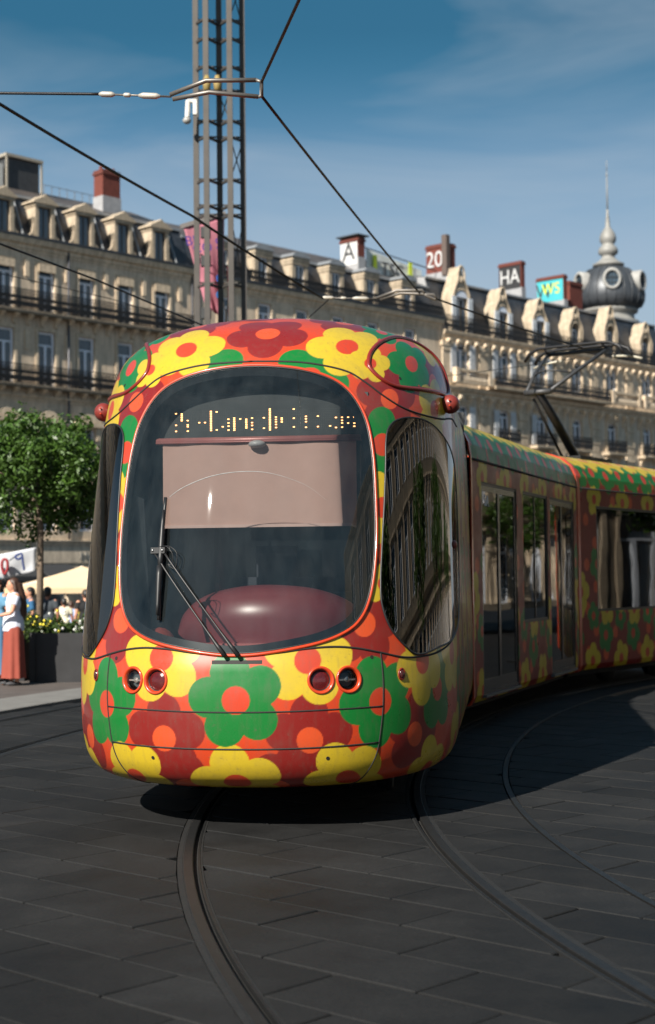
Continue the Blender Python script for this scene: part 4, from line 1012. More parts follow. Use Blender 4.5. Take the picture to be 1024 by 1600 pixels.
for i in range(9):
    MB().box(-.13, .13, -.09, .0, 17.9, 18.9).build('cartouche', M_st2, B1).location = (U0+.3+2.72*(i)*.72, 0, 0) if i < 0 else ((bays[min(i, 5)]+1.36) if i < 6 else bays[i-6]+1.36, 0, 0 if i < 6 else -3.9)
for u in (13.45, 4.42): MB().tube([(u, -.12, 19.6), (u, -.12, 3.9)], .07, 8).build('downpipe', mat('downpipe', (.10, .10, .11), .5, .4), B1, True)
mansard(B1, U0, U1, 19.95, 22.45, 1.25, 24.3, 5.6, M_slate, M_tiles)
def dormer1(parent, u, big=1.):
    d = empty('dormer', (u, .22, 19.98)); d.parent = parent
    w = .42
    s = MB()
    for sg in (-1, 1):
        s.box(min(sg*w, sg*(w+.22)), max(sg*w, sg*(w+.22)), -.12, 1.1, 0, 1.85)
        s.prism([(sg*(w+.22), .0), (sg*(w+.62), .0), (sg*(w+.55), .25), (sg*(w+.34), .45), (sg*(w+.30), .9), (sg*(w+.40), 1.15), (sg*(w+.22), 1.3)], -.08, .25)
    s.box(-w-.28, w+.28, -.18, 1.1, 1.853, 2.02)
    s.prism([(-w-.42, 2.023), (w+.42, 2.023), (w+.38, 2.12), (.12, 2.46), (0, 2.56), (-.12, 2.46), (-w-.38, 2.12)], -.24, 1.0)
    s.build('dormer_front', M_dorm, d)
    MB().box(-w, w, .05, .08, .0, 1.84).build('dormer_window', M_wpane, d)
    f = MB()
    for x in (-w+.03, 0, w-.03): f.box(x-.03, x+.03, .02, .06, 0, 1.85)
    f.build('dormer_frame', mat('brown frame', (.05, .045, .042), .6), d)
    return d
for u in [-2.4] + bays[1:]: dormer1(B1, u)
for k in range(5): MB().tube([(1.6+2.72*k, .1, 20.05), (1.6+2.72*k, 1.1, 22.4)], .06, 6).build('roof_rib', M_zinc, B1)
stack(B1, 0, 6.9, 8.75, 2.6, 22.4, 23.2, 24.75, 3, .9)
hv = empty('roof_plant', (seen(0, 23, 4.6)[0]-.6, 4.6, 23.75)); hv.parent = B1
h_ = MB()
for x in (1.1, 3.5):
    for y in (0, 1.6): h_.box(x-.05, x+.05, y-.05, y+.05, 0, 2.0)
h_.box(1.02, 3.58, -.07, 1.68, 1.95, 2.12); h_.build('plant_frame', mat('plant frame', (.30, .27, .22), .7), hv)
MB().box(1.2, 3.4, .1, 1.5, .1, 1.9).build('fan_unit', mat('fan unit', (.05, .052, .055), .6, .3, .3, 4), hv)
MB().box(.1, 1.0, .2, 1.3, .2, 1.5).build('vent_box', mat('vent box', (.45, .45, .44), .6), hv)
r_ = MB()
for i in range(9): r_.bar((3.6+.55*i, -.1, -.4), (3.6+.55*i, -.1, .75), .03)
for z in (.2, .72): r_.bar((3.6, -.1, z), (8.0, -.1, z), .03)
r_.build('roof_guard_rail', mat('guard rail', (.30, .31, .32), .5, .6), hv)
fm = lambda o: frame_mat(o, (1, 0, 0), (0, 0, 1))
lettering('shop_sign', 'Ho', .62, mat('grey lettering', (.20, .20, .19), .6), B1, fm((5.62, -.07, 2.98)), .02, 1.1)
# ---- second building, middle
B2 = building('stone_building', 13.65, 'plain beige stone building behind the lattice mast with small dormers and graffiti on its roof')
o2 = 13.65; bays2 = [u-o2 for u in (16.2, 19.55, 22.85, 26.25, 29.65, 33.5)]; U0, U1 = .02, 23.25
rows = [(16.3, 1.1, 2.35), (12.3, 1.1, 2.6), (8.2, 1.1, 2.6)]
wall(B2, U0, U1, ZB, 19.3, [(u-w/2, u+w/2, z, z+h) for z, w, h in rows for u in bays2], M_st1); back_mass(B2, U0, U1, 19.8)
for k, (z, w, h) in enumerate(rows):
    for u in bays2: window(B2, u, z, w, h); surround(B2, u, z, w, h, M_st2, .15, .05, 'plain')
moulding(B2, U0, U1, 19.5, CORN, M_st2); moulding(B2, U0, U1, 19.72, [(.2, -.04), (.40, -.04), (.42, .10), (.2, .12)], M_lead, 'roof_gutter')
moulding(B2, U0, U1, 15.5, BAND, M_st2, 'string_course')
mansard(B2, U0, U1, 19.75, 22.1, 1.2, 24.0, 5.2, M_slate, M_tiles)
railing(B2, U0, U1, 19.8, .75, .25, .14, False)
def dormer2(parent, u):
    d = empty('dormer', (u, .2, 19.8)); d.parent = parent; w = .42
    s = MB()
    for sg in (-1, 1): s.box(min(sg*w, sg*(w+.3)), max(sg*w, sg*(w+.3)), -.1, 1.1, 0, 1.75)
    s.box(-w-.36, w+.36, -.16, 1.1, 1.753, 1.95); s.prism([(-w-.40, 1.953), (w+.40, 1.953), (w+.3, 2.2), (-w-.3, 2.2)], -.2, 1.0)
    s.build('dormer_front', M_dorm, d)
    c = MB(); c.prism([(-w-.46, 2.203), (w+.46, 2.203), (w+.15, 2.46), (0, 2.58), (-w-.15, 2.46)], -.26, 1.2); c.build('dormer_cap', M_zinc, d)
    MB().box(-w, w, .08, .1, 0, 1.75).build('dormer_window', M_wpane, d)
    f = MB()
    for x in (-w+.04, 0, w-.04): f.box(x-.04, x+.04, .03, .078, .5, 1.75)
    f.box(-w+.08, w-.08, .035, .07, 1.66, 1.75); f.build('dormer_frame', M_white, d)
    return d
for u in bays2: dormer2(B2, u)
ch, u, y0, y1, z2, z1 = party_stack(B2, o2, 28.3, 1.6, 1.7, .75, 21.5, 22.9, 24.3)
MB().box(u-.2, u+1.0, y0-.15, y1+.15, z1+.02, z1+.1).build('chimney_hood', M_lead, ch)
MB().box(u-.015, u+.03, y0+.08, y1-.08, z2-.5, z1-.4).build('graffiti_panel', M_white_g, ch)
lettering('graffiti', 'A', 1.7, M_black_g, ch, fl_((u-.03, (y0+y1)/2, (z2+z1)/2-.35)), .006, 1.0)
ua, _ = seen(29.2, 23, 2.2, o2); ub, _ = seen(35.0, 23, 2.2, o2)
gw = MB(); gw.add([(ua, 2.2, 22.0), (ub, 2.2, 22.0), (ub, 2.35, 23.6), (ua, 2.35, 24.3)], [(0, 1, 2, 3)]); gw.box(ua, ub, 2.36, 2.6, 22.0, 23.5)
gw = gw.build('painted_parapet', mat('pale painted wall', (.58, .60, .57), .8, 0, .3, 1.5), B2); um = (ua+ub)/2
lettering('graffiti', 'ITSGI', 1.55, M_white_g, gw, fm((um, 2.16, 23.0)), .02, 1.3)
lettering('graffiti', 'TSG', 1.3, M_black_g, gw, fm((um-.35, 2.12, 23.05)), .006, 1.05)
for u in (ua+.7, ub-1.5): MB().box(u-.2, u+.2, 2.08, 2.12, 22.2, 23.9).build('paint_stripe', M_lime_g, gw)
MB().tube([(ua, 2.6, 24.45), (ub+2, 2.6, 23.9)], .04, 6).build('roof_edge_rail', M_iron, B2)
# ---- third building, ornate, on the right
B3 = building('stone_building', 36.95, 'ornate pale stone building on the right with scrolled dormers and shutters')
o3 = 36.95; U0, U1 = .02, 31.
bays3 = [u-o3 for u in (39.2, 44.1, 48.8, 53.6, 58.6, 63.9)]
rows = [(16.0, 1.5, 2.2), (11.45, 1.35, 2.35), (7.0, 1.35, 2.6)]
wall(B3, U0, U1, ZB, 18.6, [(u-w/2, u+w/2, z, z+h) for z, w, h in rows for u in bays3], M_st3); back_mass(B3, U0, U1, 18.9)
for k, (z, w, h) in enumerate(rows):
    for i, u in enumerate(bays3):
        window(B3, u, z, w, h, .78, m=mat('dark frame', (.10, .10, .11), .6) if i in (3, 5) else M_white)
        surround(B3, u, z, w, h, M_st2, .26, .10, 'lintel' if k else 'plain')
        if i < 3 and k < 2:
            for sg in (-1, 1):
                s = MB(); x0 = .02
                s.box(0, .62, -.05, 0, 0, h-.1)
                for q in range(12): s.box(.06, .56, -.065, -.05, .12+q*(h-.35)/12, .12+q*(h-.35)/12+.07)
                o = s.build('shutter', M_shut, B3); o.location = (u + sg*(w/2+.02) - (0 if sg > 0 else .62), -.12, z+.05)
moulding(B3, U0, U1, 18.85, CORN, M_st2); moulding(B3, U0, U1, 14.95, [(o*1.1, d) for o, d in CORN], M_st2, 'string_cornice'); moulding(B3, U0, U1, 10.4, BAND, M_st2, 'string_course')
corbels(B3, [U0+.5+1.05*i for i in range(29)], 18.42, .75, .42, M_st2, .26); corbels(B3, [U0+.5+1.2*i for i in range(25)], 14.5, .95, .45, M_st2, .3)
# pilasters with rusticated blocks
pu = [ (bays3[i]+bays3[i+1])/2 for i in range(5)] + [.5, 29.9]
blk = {}
for u in pu:
    for q in range(13):
        z = 6.6 + q*.6
        me_ = shared(('pilaster_block', q % 2), lambda: MB().box(-.62 if q % 2 else -.5, .62 if q % 2 else .5, -.13 if q % 2 else -.09, .02, .02, .56), M_st2)
        o = link('pilaster_block', me_, None, B3); o.location = (u, 0, z)
    MB().box(u-.5, u+.5, -.1, .02, 15.2, 18.2).build('pilaster', M_st2, B3)
    cp = MB(); cp.box(u-.62, u+.62, -.2, .02, 17.9, 18.25); cp.box(u-.5, u+.5, -.16, .02, 17.6, 17.895); cp.build('capital', M_st2, B3)
balcony(B3, 5.1, 20.3, 15.35, .85, 1.05, None, M_st2, .13)
def balustrade(u0, u1, z):
    b = MB(); b.box(u0, u1, -.85, -.55, z+.82, z+1.0); b.box(u0, u1, -.82, -.58, z, z+.14)
    for u in (u0+.15, u1-.15): b.box(u-.2, u+.2, -.88, -.52, z+.0, z+1.04)
    o = b.build('balustrade', M_st2, B3)
    me_ = shared(('baluster',), lambda: MB().lathe([(.05, .14), (.09, .25), (.10, .38), (.05, .6), (.06, .8)], 8), M_st3)
    n = int((u1-u0-.7)/.28)
    for i in range(n): q = link('baluster', me_, None, o); q.location = (u0+.5+(u1-u0-1.0)*i/max(1, n-1), -.7, z)
balustrade(.6, 4.7, 15.3); balustrade(20.6, 24.8, 15.3); balustrade(25.4, 30.4, 15.3)
for i in range(1, 6): balcony(B3, bays3[i]-1.35, bays3[i]+1.35, 11.4, .6, 1.0, [bays3[i]-1., bays3[i]+1.], M_st2)
railing(B3, U0, U1, 19.05, 1.05, .3, .14, False)
mansard(B3, U0, U1, 19.0, 22.9, 1.5, 23.4, 4.0, M_slate, M_slate)
def dormer3(parent, u, hgt, w=.62, shutters=True):
    d = empty('dormer', (u, .1, 19.05)); d.parent = parent
    k = hgt/3.9
    prof = [(1.12, 0), (1.12, .5), (.98, .7), (1.0, 1.3), (1.1, 1.9), (1.02, 2.3), (.80, 2.62), (.52, 2.95), (.40, 3.2), (.46, 3.42), (.36, 3.6), (.30, 3.78), (.12, 3.9), (0, 3.92)]
    outer = [(x*.86, z*k) for x, z in prof] + [(-x*.86, z*k) for x, z in prof[-2::-1]]
    ih = 2.05*k; n = 40; c = (0, ih*.55)
    inner = [(w, .0), (w, ih)] + [(w*math.cos(t), ih + w*.75*math.sin(t)) for t in np.linspace(.3, math.pi-.3, 9)] + [(-w, ih), (-w, 0.)]
    def hit(poly, th):
        best = None; dx, dz = math.cos(th), math.sin(th)
        for i in range(len(poly)):
            (x0, z0), (x1, z1) = poly[i-1], poly[i]
            ex, ez = x1-x0, z1-z0; den = dx*ez - dz*ex
            if abs(den) < 1e-9: continue
            t = ((x0-c[0])*ez - (z0-c[1])*ex)/den; s = ((x0-c[0])*dz - (z0-c[1])*dx)/den
            if t > 0 and -1e-6 <= s <= 1+1e-6: best = max(best or 0, t)
        return (c[0]+dx*best, c[1]+dz*best)
    ths = [2*math.pi*i/n + .01 for i in range(n)]
    O = [hit(outer, t) for t in ths]; I = [hit(inner, t) for t in ths]
    b = MB(); vs = [(x, -.15, z) for x, z in O] + [(x, -.15, z) for x, z in I] + [(x, .9, z) for x, z in O] + [(x, .25, z) for x, z in I]; fs = []
    for i in range(n):
        j = (i+1) % n; fs += [(i, j, n+j, n+i), (i, j, 2*n+j, 2*n+i), (n+i, n+j, 3*n+j, 3*n+i)]
    b.add(vs, fs); b.build('dormer_front', M_dorm, d)
    s = MB(); s.tube([(x*1.0, -.17, z) for x, z in outer[2:-2]], .09, 6); s.sphere((0, -.18, 3.1*k), (.2, .12, .26)); s.tube([(w+.1, -.17, .1), (w+.1, -.17, ih)] + [((w+.1)*math.cos(t), -.17, ih+(w*.75+.1)*math.sin(t)) for t in np.linspace(.3, math.pi-.3, 9)] + [(-w-.1, -.17, ih), (-w-.1, -.17, .1)], .07, 6)
    s.build('dormer_moulding', M_dorm, d, True)
    MB().box(-w, w, .18, .2, 0, ih+w*.75).build('dormer_window', M_wpane, d)
    f = MB()
    for x in (-w+.05, 0, w-.05): f.box(x-.05, x+.05, .12, .178, 0, ih)
    f.box(-w, w, .13, .175, ih-.08, ih+.02); f.build('dormer_frame', M_white, d)
    if shutters:
        a_ = MB(); a_.add([(0, -.2, ih)] + [(w*1.0*math.cos(t), -.2, ih + w*.75*math.sin(t)) for t in np.linspace(0, math.pi, 10)], [(0, i, i+1) for i in range(1, 10)]); a_.build('arched_panel', M_white, d)
        for sg in (-1, 1):
            q = MB(); q.box(0, .52, -.05, 0, 0, ih)
            for t in range(10): q.box(.05, .47, -.065, -.05, .1+t*(ih-.2)/10, .1+t*(ih-.2)/10+.07)
            o = q.build('shutter', mat('white shutter', (.66, .68, .70), .6), d); o.location = (sg*(w+.03)-(0 if sg > 0 else .52), -.22, .02)
    return d
for i, (u, h) in enumerate(zip(bays3, (4.7, 3.8, 3.6, 3.5, 4.2, 3.5))): dormer3(B3, u, h, .64 if i == 0 else .54, i < 3)
c3, u, y0, y1, z2, z1 = party_stack(B3, o3, 37.7, 1.6, 2.0, 1.05, 21.5, 23.25, 25.35)
MB().box(u-.12, u+.3, y0-.05, y0+.4, z2-.3, z1+.5).build('flue', mat('flue', (.10, .075, .065), .8), c3)
lettering('graffiti', '20', 1.65, M_white_g, c3, fl_((u-.02, (y0+y1)/2+.15, (z2+z1)/2-.15)), .02, .95)
c4, u, y0, y1, z2, z1 = party_stack(B3, o3, 46.6, 1.8, 2.2, .55, 21.5, 23.3, 25.35)
MB().box(u-.015, u+.03, y0+.1, y1-.1, z2-.05, z1-.4).build('graffiti_panel', M_black_g, c4)
lettering('graffiti', 'HA', 1.6, M_white_g, c4, fl_((u-.03, (y0+y1)/2, (z2+z1)/2-.2)), .012, .85)
c5, u, y0, y1, z2, z1 = party_stack(B3, o3, 52.2, 1.8, 2.7, .5, 21.5, 23.1, 25.1)
MB().box(u-.015, u+.03, y0+.1, y1-.1, z2-.05, z1-.4).build('graffiti_panel', M_teal_g, c5)
lettering('graffiti', 'W', 1.7, M_black_g, c5, fl_((u-.025, y1-.8, (z2+z1)/2-.25)), .004, .9); lettering('graffiti', 'WS', 1.3, M_lime_g, c5, fl_((u-.032, (y0+y1)/2-.1, (z2+z1)/2-.1)), .004, .9)
party_stack(B3, o3, 53.0, 3.0, 1.6, 1.9, 21.5, 22.2, 24.7)
# ---- domed tower behind the right-hand building
tc_ = at(960, 905, 130.); S_ = 130/2400.
TW = empty('dome_tower', (tc_.x, tc_.y, 0), 0, 'round slate dome with oval windows and tall finial spire at the far right', 'tower')
zz = lambda y: 1.6 + (900.5-y)*S_
M_tow = mat('tower zinc', (.24, .235, .22), .6, .1, .3, .8)
def lat(name, pr, m): return MB().lathe([(r*S_, zz(y)) for r, y in pr], 40, cap=True).build(name, m, TW, True)
lat('drum', [(36, 905+20), (36, 520), (38, 512), (46, 508), (46, 502), (40, 500), (38, 490), (44, 488), (45, 484), (40, 481)], M_tow)
dm = lat('dome', [(41, 484), (50, 479), (54, 471), (55, 462), (53.5, 450), (49, 438), (41, 427), (31, 419), (21, 415)], M_lead)
fin = lat('finial', [(20, 417), (21, 414), (24.5, 413), (24.5, 410), (20, 408), (13, 403), (9.5, 398), (11, 396), (15, 393), (15.5, 388), (13, 383), (9.5, 380), (10, 377), (12.5, 374), (13, 368), (11, 361), (7, 355), (4, 351), (3.2, 340), (2.2, 332), (1.6, 323)], M_tow)
MB().tube([(0, 0, zz(324)), (0, 0, zz(262))], [1.3*S_, .8*S_], 8).build('spire', M_tow, TW, True)
MB().tube([(0, 0, zz(262)), (0, 0, zz(244))], [.7*S_, .4*S_], 6).build('lightning_rod', M_tow, TW, True)
MB().sphere((0, 0, zz(268)), 1.6*S_).build('spire_ball', M_tow, TW, True)
for k in range(24):
    a = 2*math.pi*k/24; pr = [(50.5, 479), (54.6, 471), (55.6, 462), (54.1, 450), (49.6, 438), (41.6, 427), (31.5, 419)]
    MB().tube([(r*S_*math.cos(a), r*S_*math.sin(a), zz(y)) for r, y in pr], .05, 5).build('dome_rib', M_lead, TW, True)
for ang in (-95, -35, 25, 85, -155, 145):
    a = R(ang); n = Vector((math.cos(a), math.sin(a), 0)); X = Vector((-n.y, n.x, 0))
    oc = empty('oculus'); oc.parent = TW; oc.matrix_local = frame_mat(Vector((0, 0, zz(443))) + n*(51*S_), X, (0, 0, 1))
    th = [2*math.pi*i/28 for i in range(28)]
    b = MB()
    for i, (rx, zo) in enumerate(((14.5, -8*S_), (14.5, 5*S_), (13, 7*S_), (10.5, 7*S_), (10, 2*S_))):
        b.v += [(rx*S_*math.cos(t), rx*1.18*S_*math.sin(t), zo) for t in th]
    for i in range(4): b.f += [(i*28+k, i*28+(k+1) % 28, (i+1)*28+(k+1) % 28, (i+1)*28+k) for k in range(28)]
    b.build('oculus_ring', mat('oculus stone', (.30, .295, .28), .7, 0, .25, 2), oc, True)
    MB().add([(10.2*S_*math.cos(t), 10.2*1.18*S_*math.sin(t), 3*S_) for t in th], [tuple(range(28))]).build('oculus_glass', M_wpane, oc)
    g = MB()
    for x in (-5, 0, 5): g.bar((x*S_, -12*S_, 3.6*S_), (x*S_, 12*S_, 3.6*S_), .05)
    for y in (-6, 2): g.bar((-10*S_, y*S_, 3.6*S_), (10*S_, y*S_, 3.6*S_), .05)
    g.build('glazing_bars', M_iron, oc)
# ---- the row goes on to the left of the picture (it shows in the tram's left side glass)
B0 = building('stone_building', -46., 'stone building left of the picture edge, seen only mirrored in the tram nose')
b0_ = [2.2 + 3.3*i for i in range(12)]
rows = [(16.0, 1.1, 2.6), (12.0, 1.15, 2.9), (7.3, 1.15, 2.6), (2.0, 1.8, 3.2)]
wall(B0, 0, 41.9, ZB, 19.4, [(u-w/2, u+w/2, z, z+h) for z, w, h in rows for u in b0_], M_st1); back_mass(B0, 0, 41.9, 19.8)
for z, w, h in rows:
    for u in b0_: window(B0, u, z, w, h); surround(B0, u, z, w, h, M_st2, .16, .06, 'plain')
moulding(B0, 0, 41.9, 19.75, CORN, M_st2); balcony(B0, 0, 41.8, 12.0, .5, 1.05); mansard(B0, 0, 41.9, 19.95, 22.4, 1.2, 24.2, 5.4, M_slate, M_tiles)
# ------------------------------------------------------------------ lattice mast, wires, banners
def mast():
    Y = 32.; base = at(348, 905, Y); base.z = gz(Y)
    o = empty('lattice_mast', base, 0, 'tall grey lattice mast of five square posts rising behind the tram', 'mast')
    M_m = mat('mast steel', (.075, .068, .062), .55, .5, .15, 3)
    k = Y/2400.; xs_ = [(x-348)*k for x in (311.5, 329.5, 348, 366.5, 385)]; ys_ = [.0, -.34, .1, -.30, .06]; w = .115; H = 17.5
    for x, y in zip(xs_, ys_): MB().box(x-w/2, x+w/2, y-w/2, y+w/2, 0, H).build('mast_post', M_m, o)
    lk = MB(); levels = [1.2, 2.7, 4.1, 5.5, 6.6, 7.9, 9.35, 9.55, 10.1, 11.0, 11.35, 12.0, 12.5, 13.1, 13.5, 14.4, 15.4, 16.4]
    for i, z in enumerate(levels):
        r = MB()
        for a in range(4): r.bar((xs_[a], ys_[a], z), (xs_[a+1], ys_[a+1], z), .045, .05)
        r.bar((xs_[0], ys_[0], z+.09), (xs_[4], ys_[4], z+.09), .03); r.build('rung', M_m, o)
    for i in range(len(levels)-1):
        if levels[i+1]-levels[i] > .6:
            r = MB(); a = i % 3 + 1
            r.bar((xs_[a], ys_[a], levels[i]), (xs_[a+1], ys_[a+1], levels[i+1]), .018); r.bar((xs_[a+1], ys_[a+1], levels[i]), (xs_[a], ys_[a], levels[i+1]), .018); r.build('brace', M_m, o)
    for z in (5.9, 7.2, 8.3, 8.9): MB().box(xs_[0]+.1, xs_[0]+.3, -.25, -.1, z, z+.22).build('junction_box', M_dark, o)
    for x in (.0, -.22): MB().lathe([(.0, 11.9), (.07, 11.95), (.09, 12.1), (.04, 12.25)], 10, (x, -.45, 0)).build('lamp_spot', mat('spot', srgb(150, 130, 80), .5), o, True)
    return o
mast_o = mast()
# white camera unit hung on the mast
p = at(296, 172, 31.6); cu_ = empty('security_camera', p, 0, 'small white dome camera bracket on the left side of the lattice mast', 'camera'); M_cw = mat('camera housing', (.62, .60, .56), .5)
b = MB(); b.box(-.03, .16, -.04, .04, .16, .22); b.box(.08, .16, -.05, .05, -.1, .17); b.tube([(-.02, 0, .2), (-.04, 0, -.15)], .055, 10); b.build('camera_bracket', M_cw, cu_)
MB().sphere((-.05, 0, -.22), (.09, .09, .075)).build('camera_dome', mat('dome plastic', (.35, .34, .32), .2), cu_, True)
def cloth(name, corners, m, label, cat, nx=14, ny=22, wave=.06, parent=None):
    """hung cloth between four corners (tl, tr, br, bl) with soft folds"""
    tl, tr, br, bl = [Vector(c) for c in corners]; n = (tr-tl).cross(bl-tl).normalized(); vs = []
    for j in range(ny+1):
        for i in range(nx+1):
            s, t = i/nx, j/ny; p = (tl*(1-s)+tr*s)*(1-t) + (bl*(1-s)+br*s)*t
            vs.append(p + n*wave*(math.sin(s*7+t*3)*.6 + math.sin(s*13 - t*5)*.3)*(.3+t))
    o = MB().add(vs, [(j*(nx+1)+i, j*(nx+1)+i+1, (j+1)*(nx+1)+i+1, (j+1)*(nx+1)+i) for j in range(ny) for i in range(nx)]).build(name, m, parent, True)
    sm = o.modifiers.new('thickness', 'SOLIDIFY'); sm.thickness = .006
    return tag(o, label, cat), n
M_pink = mat('pink banner cloth', srgb(178, 112, 126), .85, 0, .12, 1.5)
bn, nn_ = cloth('hanging_banner', (at(287, 355, 33.2), at(351, 338, 33.6), at(349, 494, 33.6), at(324, 484, 33.4)), M_pink, 'pink hanging banner with purple print behind the lattice mast', 'banner')
fl = (at(351, 346, 33.6) - at(287, 352, 33.2)).normalized(); off_ = Vector((0, -.22, 0))
for tx, x, y, s_, c in (('BE', 302, 380, .30, (80, 60, 140)), ('CO', 318, 391, .30, (80, 60, 140)), ('S', 343, 385, .34, (80, 60, 140)), ('c', 344, 436, .45, (50, 90, 165)), ('e', 344, 462, .4, (40, 110, 175))):
    lettering('banner_print', tx, s_, mat('banner ink', srgb(*c), .8), bn, frame_mat(at(x, y, 33.25)+off_, fl, (0, 0, 1)), .002)
b = MB().bar(at(283, 354, 33.2), at(352, 333, 33.6), .09, .09); b.build('banner_bar', mat('banner bar', (.22, .2, .19), .5), bn)
cloth('hanging_banner', (at(354.5, 418, 33.0), at(357.5, 417, 33.4), at(361, 494, 33.4), at(358, 495, 33.0)), mat('red banner cloth', srgb(190, 62, 66), .85), 'narrow red banner seen edge-on behind the lattice mast', 'banner', 4, 12, .02)
M_wire = mat('cable', (.02, .02, .022), .5, .5, .1, 5); M_tube = mat('galvanised tube', (.17, .155, .14), .45, .6, .15, 6)
M_ins = mat('insulator', (.42, .39, .34), .5, .2, .15, 6)
def wire(name, pts, r, label, cat='wire', m=None, sag=0.):
    P_ = []
    for a, b_ in zip(pts[:-1], pts[1:]):
        for t in np.linspace(0, 1, 12, endpoint=False):
            p = a.lerp(b_, float(t)); p.z -= sag*4*t*(1-t); P_.append(p)
    P_.append(pts[-1])
    return tag(MB().tube(P_, r, 6).build(name, m or M_wire, None, True), label, cat)
n1a, n1b = at(409, 128, 11.9), at(409, 150, 11.95)
n2 = at(655, 457, 20.4); npan = at(908, 543, 24.7)
ov = at(520, -115, 9.0)
wire('contact_wire', [at(640, -380, 7.2), ov, n1a], .013, 'overhead contact wire running out of the top of the picture')
wire('contact_wire', [n1b, n2, npan, at(1120, 590, 30)], .013, 'overhead contact wire from the pull-off down to the pantograph', sag=.02)
wire('span_wire', [at(-60, 145, 12.2), at(160, 147, 12.1)], .012, 'level span wire at the upper left leading to the pull-off')
wire('span_wire', [at(-40, 138, 13.5), at(300, 337, 18), at(505, 466, 20.5)], .016, 'span wire falling from upper left across the mast', sag=.02)
wire('contact_wire', [at(-40, 366, 17), at(150, 437, 19.5), at(330, 514, 23), at(420, 545, 26)], .013, 'contact wire of the second track crossing the left facade')
wire('contact_wire', [at(-40, 418, 24), at(170, 466, 27), at(300, 505, 30)], .008, 'thin lower wire crossing the left building balcony')
wire('thin_wire', [at(482, 497, 21.5), at(514, 468, 20.9), at(540, 459, 20.6)], .008, 'short slack wire above the tram roof behind the second pull-off')
wire('thin_wire', [at(680, 590, 30), at(850, 568, 26), at(900, 560, 25)], .007, 'thin wire crossing the right facade towards the pantograph')
def pulloff(name, A, B, C1, C2, label, r, ins0, ins1):
    o = empty(name, A[0]); tag(o, label, 'wire fitting'); inv = A[0]
    L_ = lambda p: Vector(p) - inv
    for pts in (A, B): MB().tube([L_(p) for p in pts], r, 8).build('arm_tube', M_tube, o, True)
    MB().tube([L_(A[-1]), L_(C1), L_(C2), L_(B[-1])], r*.9, 8).build('wire_clamp', M_tube, o, True)
    d = (ins1-ins0)
    MB().tube([L_(ins0), L_(ins1)], r*.45, 6).build('tie_rod', M_tube, o, True)
    for t0, t1, rr in ((.0, .22, 1.25), (.34, .44, 1.0), (.55, .85, 1.35)):
        MB().tube([L_(ins0 + d*t0), L_(ins0 + d*(t0*.8+t1*.2)), L_(ins0 + d*(t0*.2+t1*.8)), L_(ins0 + d*t1)], [r*.6, r*rr, r*rr, r*.6], 8).build('insulator', M_ins, o, True)
    return o
pulloff('wire_pull_off', [at(266, 148, 12.0), at(322, 126, 11.95), at(400, 125, 11.9)], [at(270, 155, 12.0), at(327, 144, 11.97), at(404, 151, 11.95)], n1a, n1b,
        'bent twin-tube pull-off in front of the mast with insulators on its left', .018, at(155, 147, 12.1), at(268, 151, 12.0))
pulloff('wire_pull_off', [at(588, 466, 20.5), at(620, 454, 20.4), at(660, 453, 20.4), at(664, 459, 20.4)], [at(594, 468, 20.5), at(626, 458, 20.42), at(678, 460, 20.4), at(682, 467, 20.4)], at(666, 462, 20.4), at(680, 468, 20.4),
        'smaller bent pull-off with pale tubes against the right-hand roofs', .02, at(503, 465, 20.5), at(590, 467, 20.5))
# ------------------------------------------------------------------ tree, planter, plants
def leaf_mat(name, col):
    m = bpy.data.materials.new(name); m.use_nodes = True; t = m.node_tree; t.nodes.clear()
    o = t.nodes.new('ShaderNodeOutputMaterial'); d = t.nodes.new('ShaderNodeBsdfPrincipled'); tr = t.nodes.new('ShaderNodeBsdfTranslucent'); mx = t.nodes.new('ShaderNodeMixShader')
    g = t.nodes.new('ShaderNodeNewGeometry'); r = t.nodes.new('ShaderNodeMapRange'); r.inputs['To Min'].default_value = .55; r.inputs['To Max'].default_value = 1.5
    v = t.nodes.new('ShaderNodeVectorMath'); v.operation = 'SCALE'; v.inputs[0].default_value = col
    t.links.new(g.outputs['Random Per Island'], r.inputs['Value']); t.links.new(r.outputs[0], v.inputs['Scale'])
    t.links.new(v.outputs[0], d.inputs['Base Color']); t.links.new(v.outputs[0], tr.inputs['Color'])
    d.inputs['Roughness'].default_value = .45; mx.inputs[0].default_value = .3
    t.links.new(d.outputs[0], mx.inputs[1]); t.links.new(tr.outputs[0], mx.inputs[2]); t.links.new(mx.outputs[0], o.inputs['Surface'])
    return m
M_leaf = leaf_mat('tree leaf', (.055, .112, .016)); M_leaf2 = leaf_mat('shrub leaf', (.05, .085, .02)); M_bark = mat('bark', (.20, .15, .11), .9, 0, .3, 9, bump=.6)
def leaves(c, n, size, rg, up=.3):
    """n small leaves around points c (array) with spread c[:,3]"""
    k = rg.integers(0, len(c), n); d = rg.normal(size=(n, 3)); d /= np.linalg.norm(d, axis=1, keepdims=True)
    p = c[k, :3] + d*(c[k, 3:4]*rg.uniform(.35, 1, (n, 1))**.6)
    nrm = d*.7 + rg.normal(size=(n, 3))*.5 + np.array([0, 0, up]); nrm /= np.linalg.norm(nrm, axis=1, keepdims=True)
    a = np.cross(nrm, rg.normal(size=(n, 3))); a /= np.linalg.norm(a, axis=1, keepdims=True); b_ = np.cross(nrm, a)
    s = (size*rg.uniform(.6, 1.25, (n, 1)))
    v = np.stack([p - a*s, p + b_*s*.5, p + a*s, p - b_*s*.5], 1).reshape(-1, 3)
    return v, np.arange(n*4).reshape(n, 4)
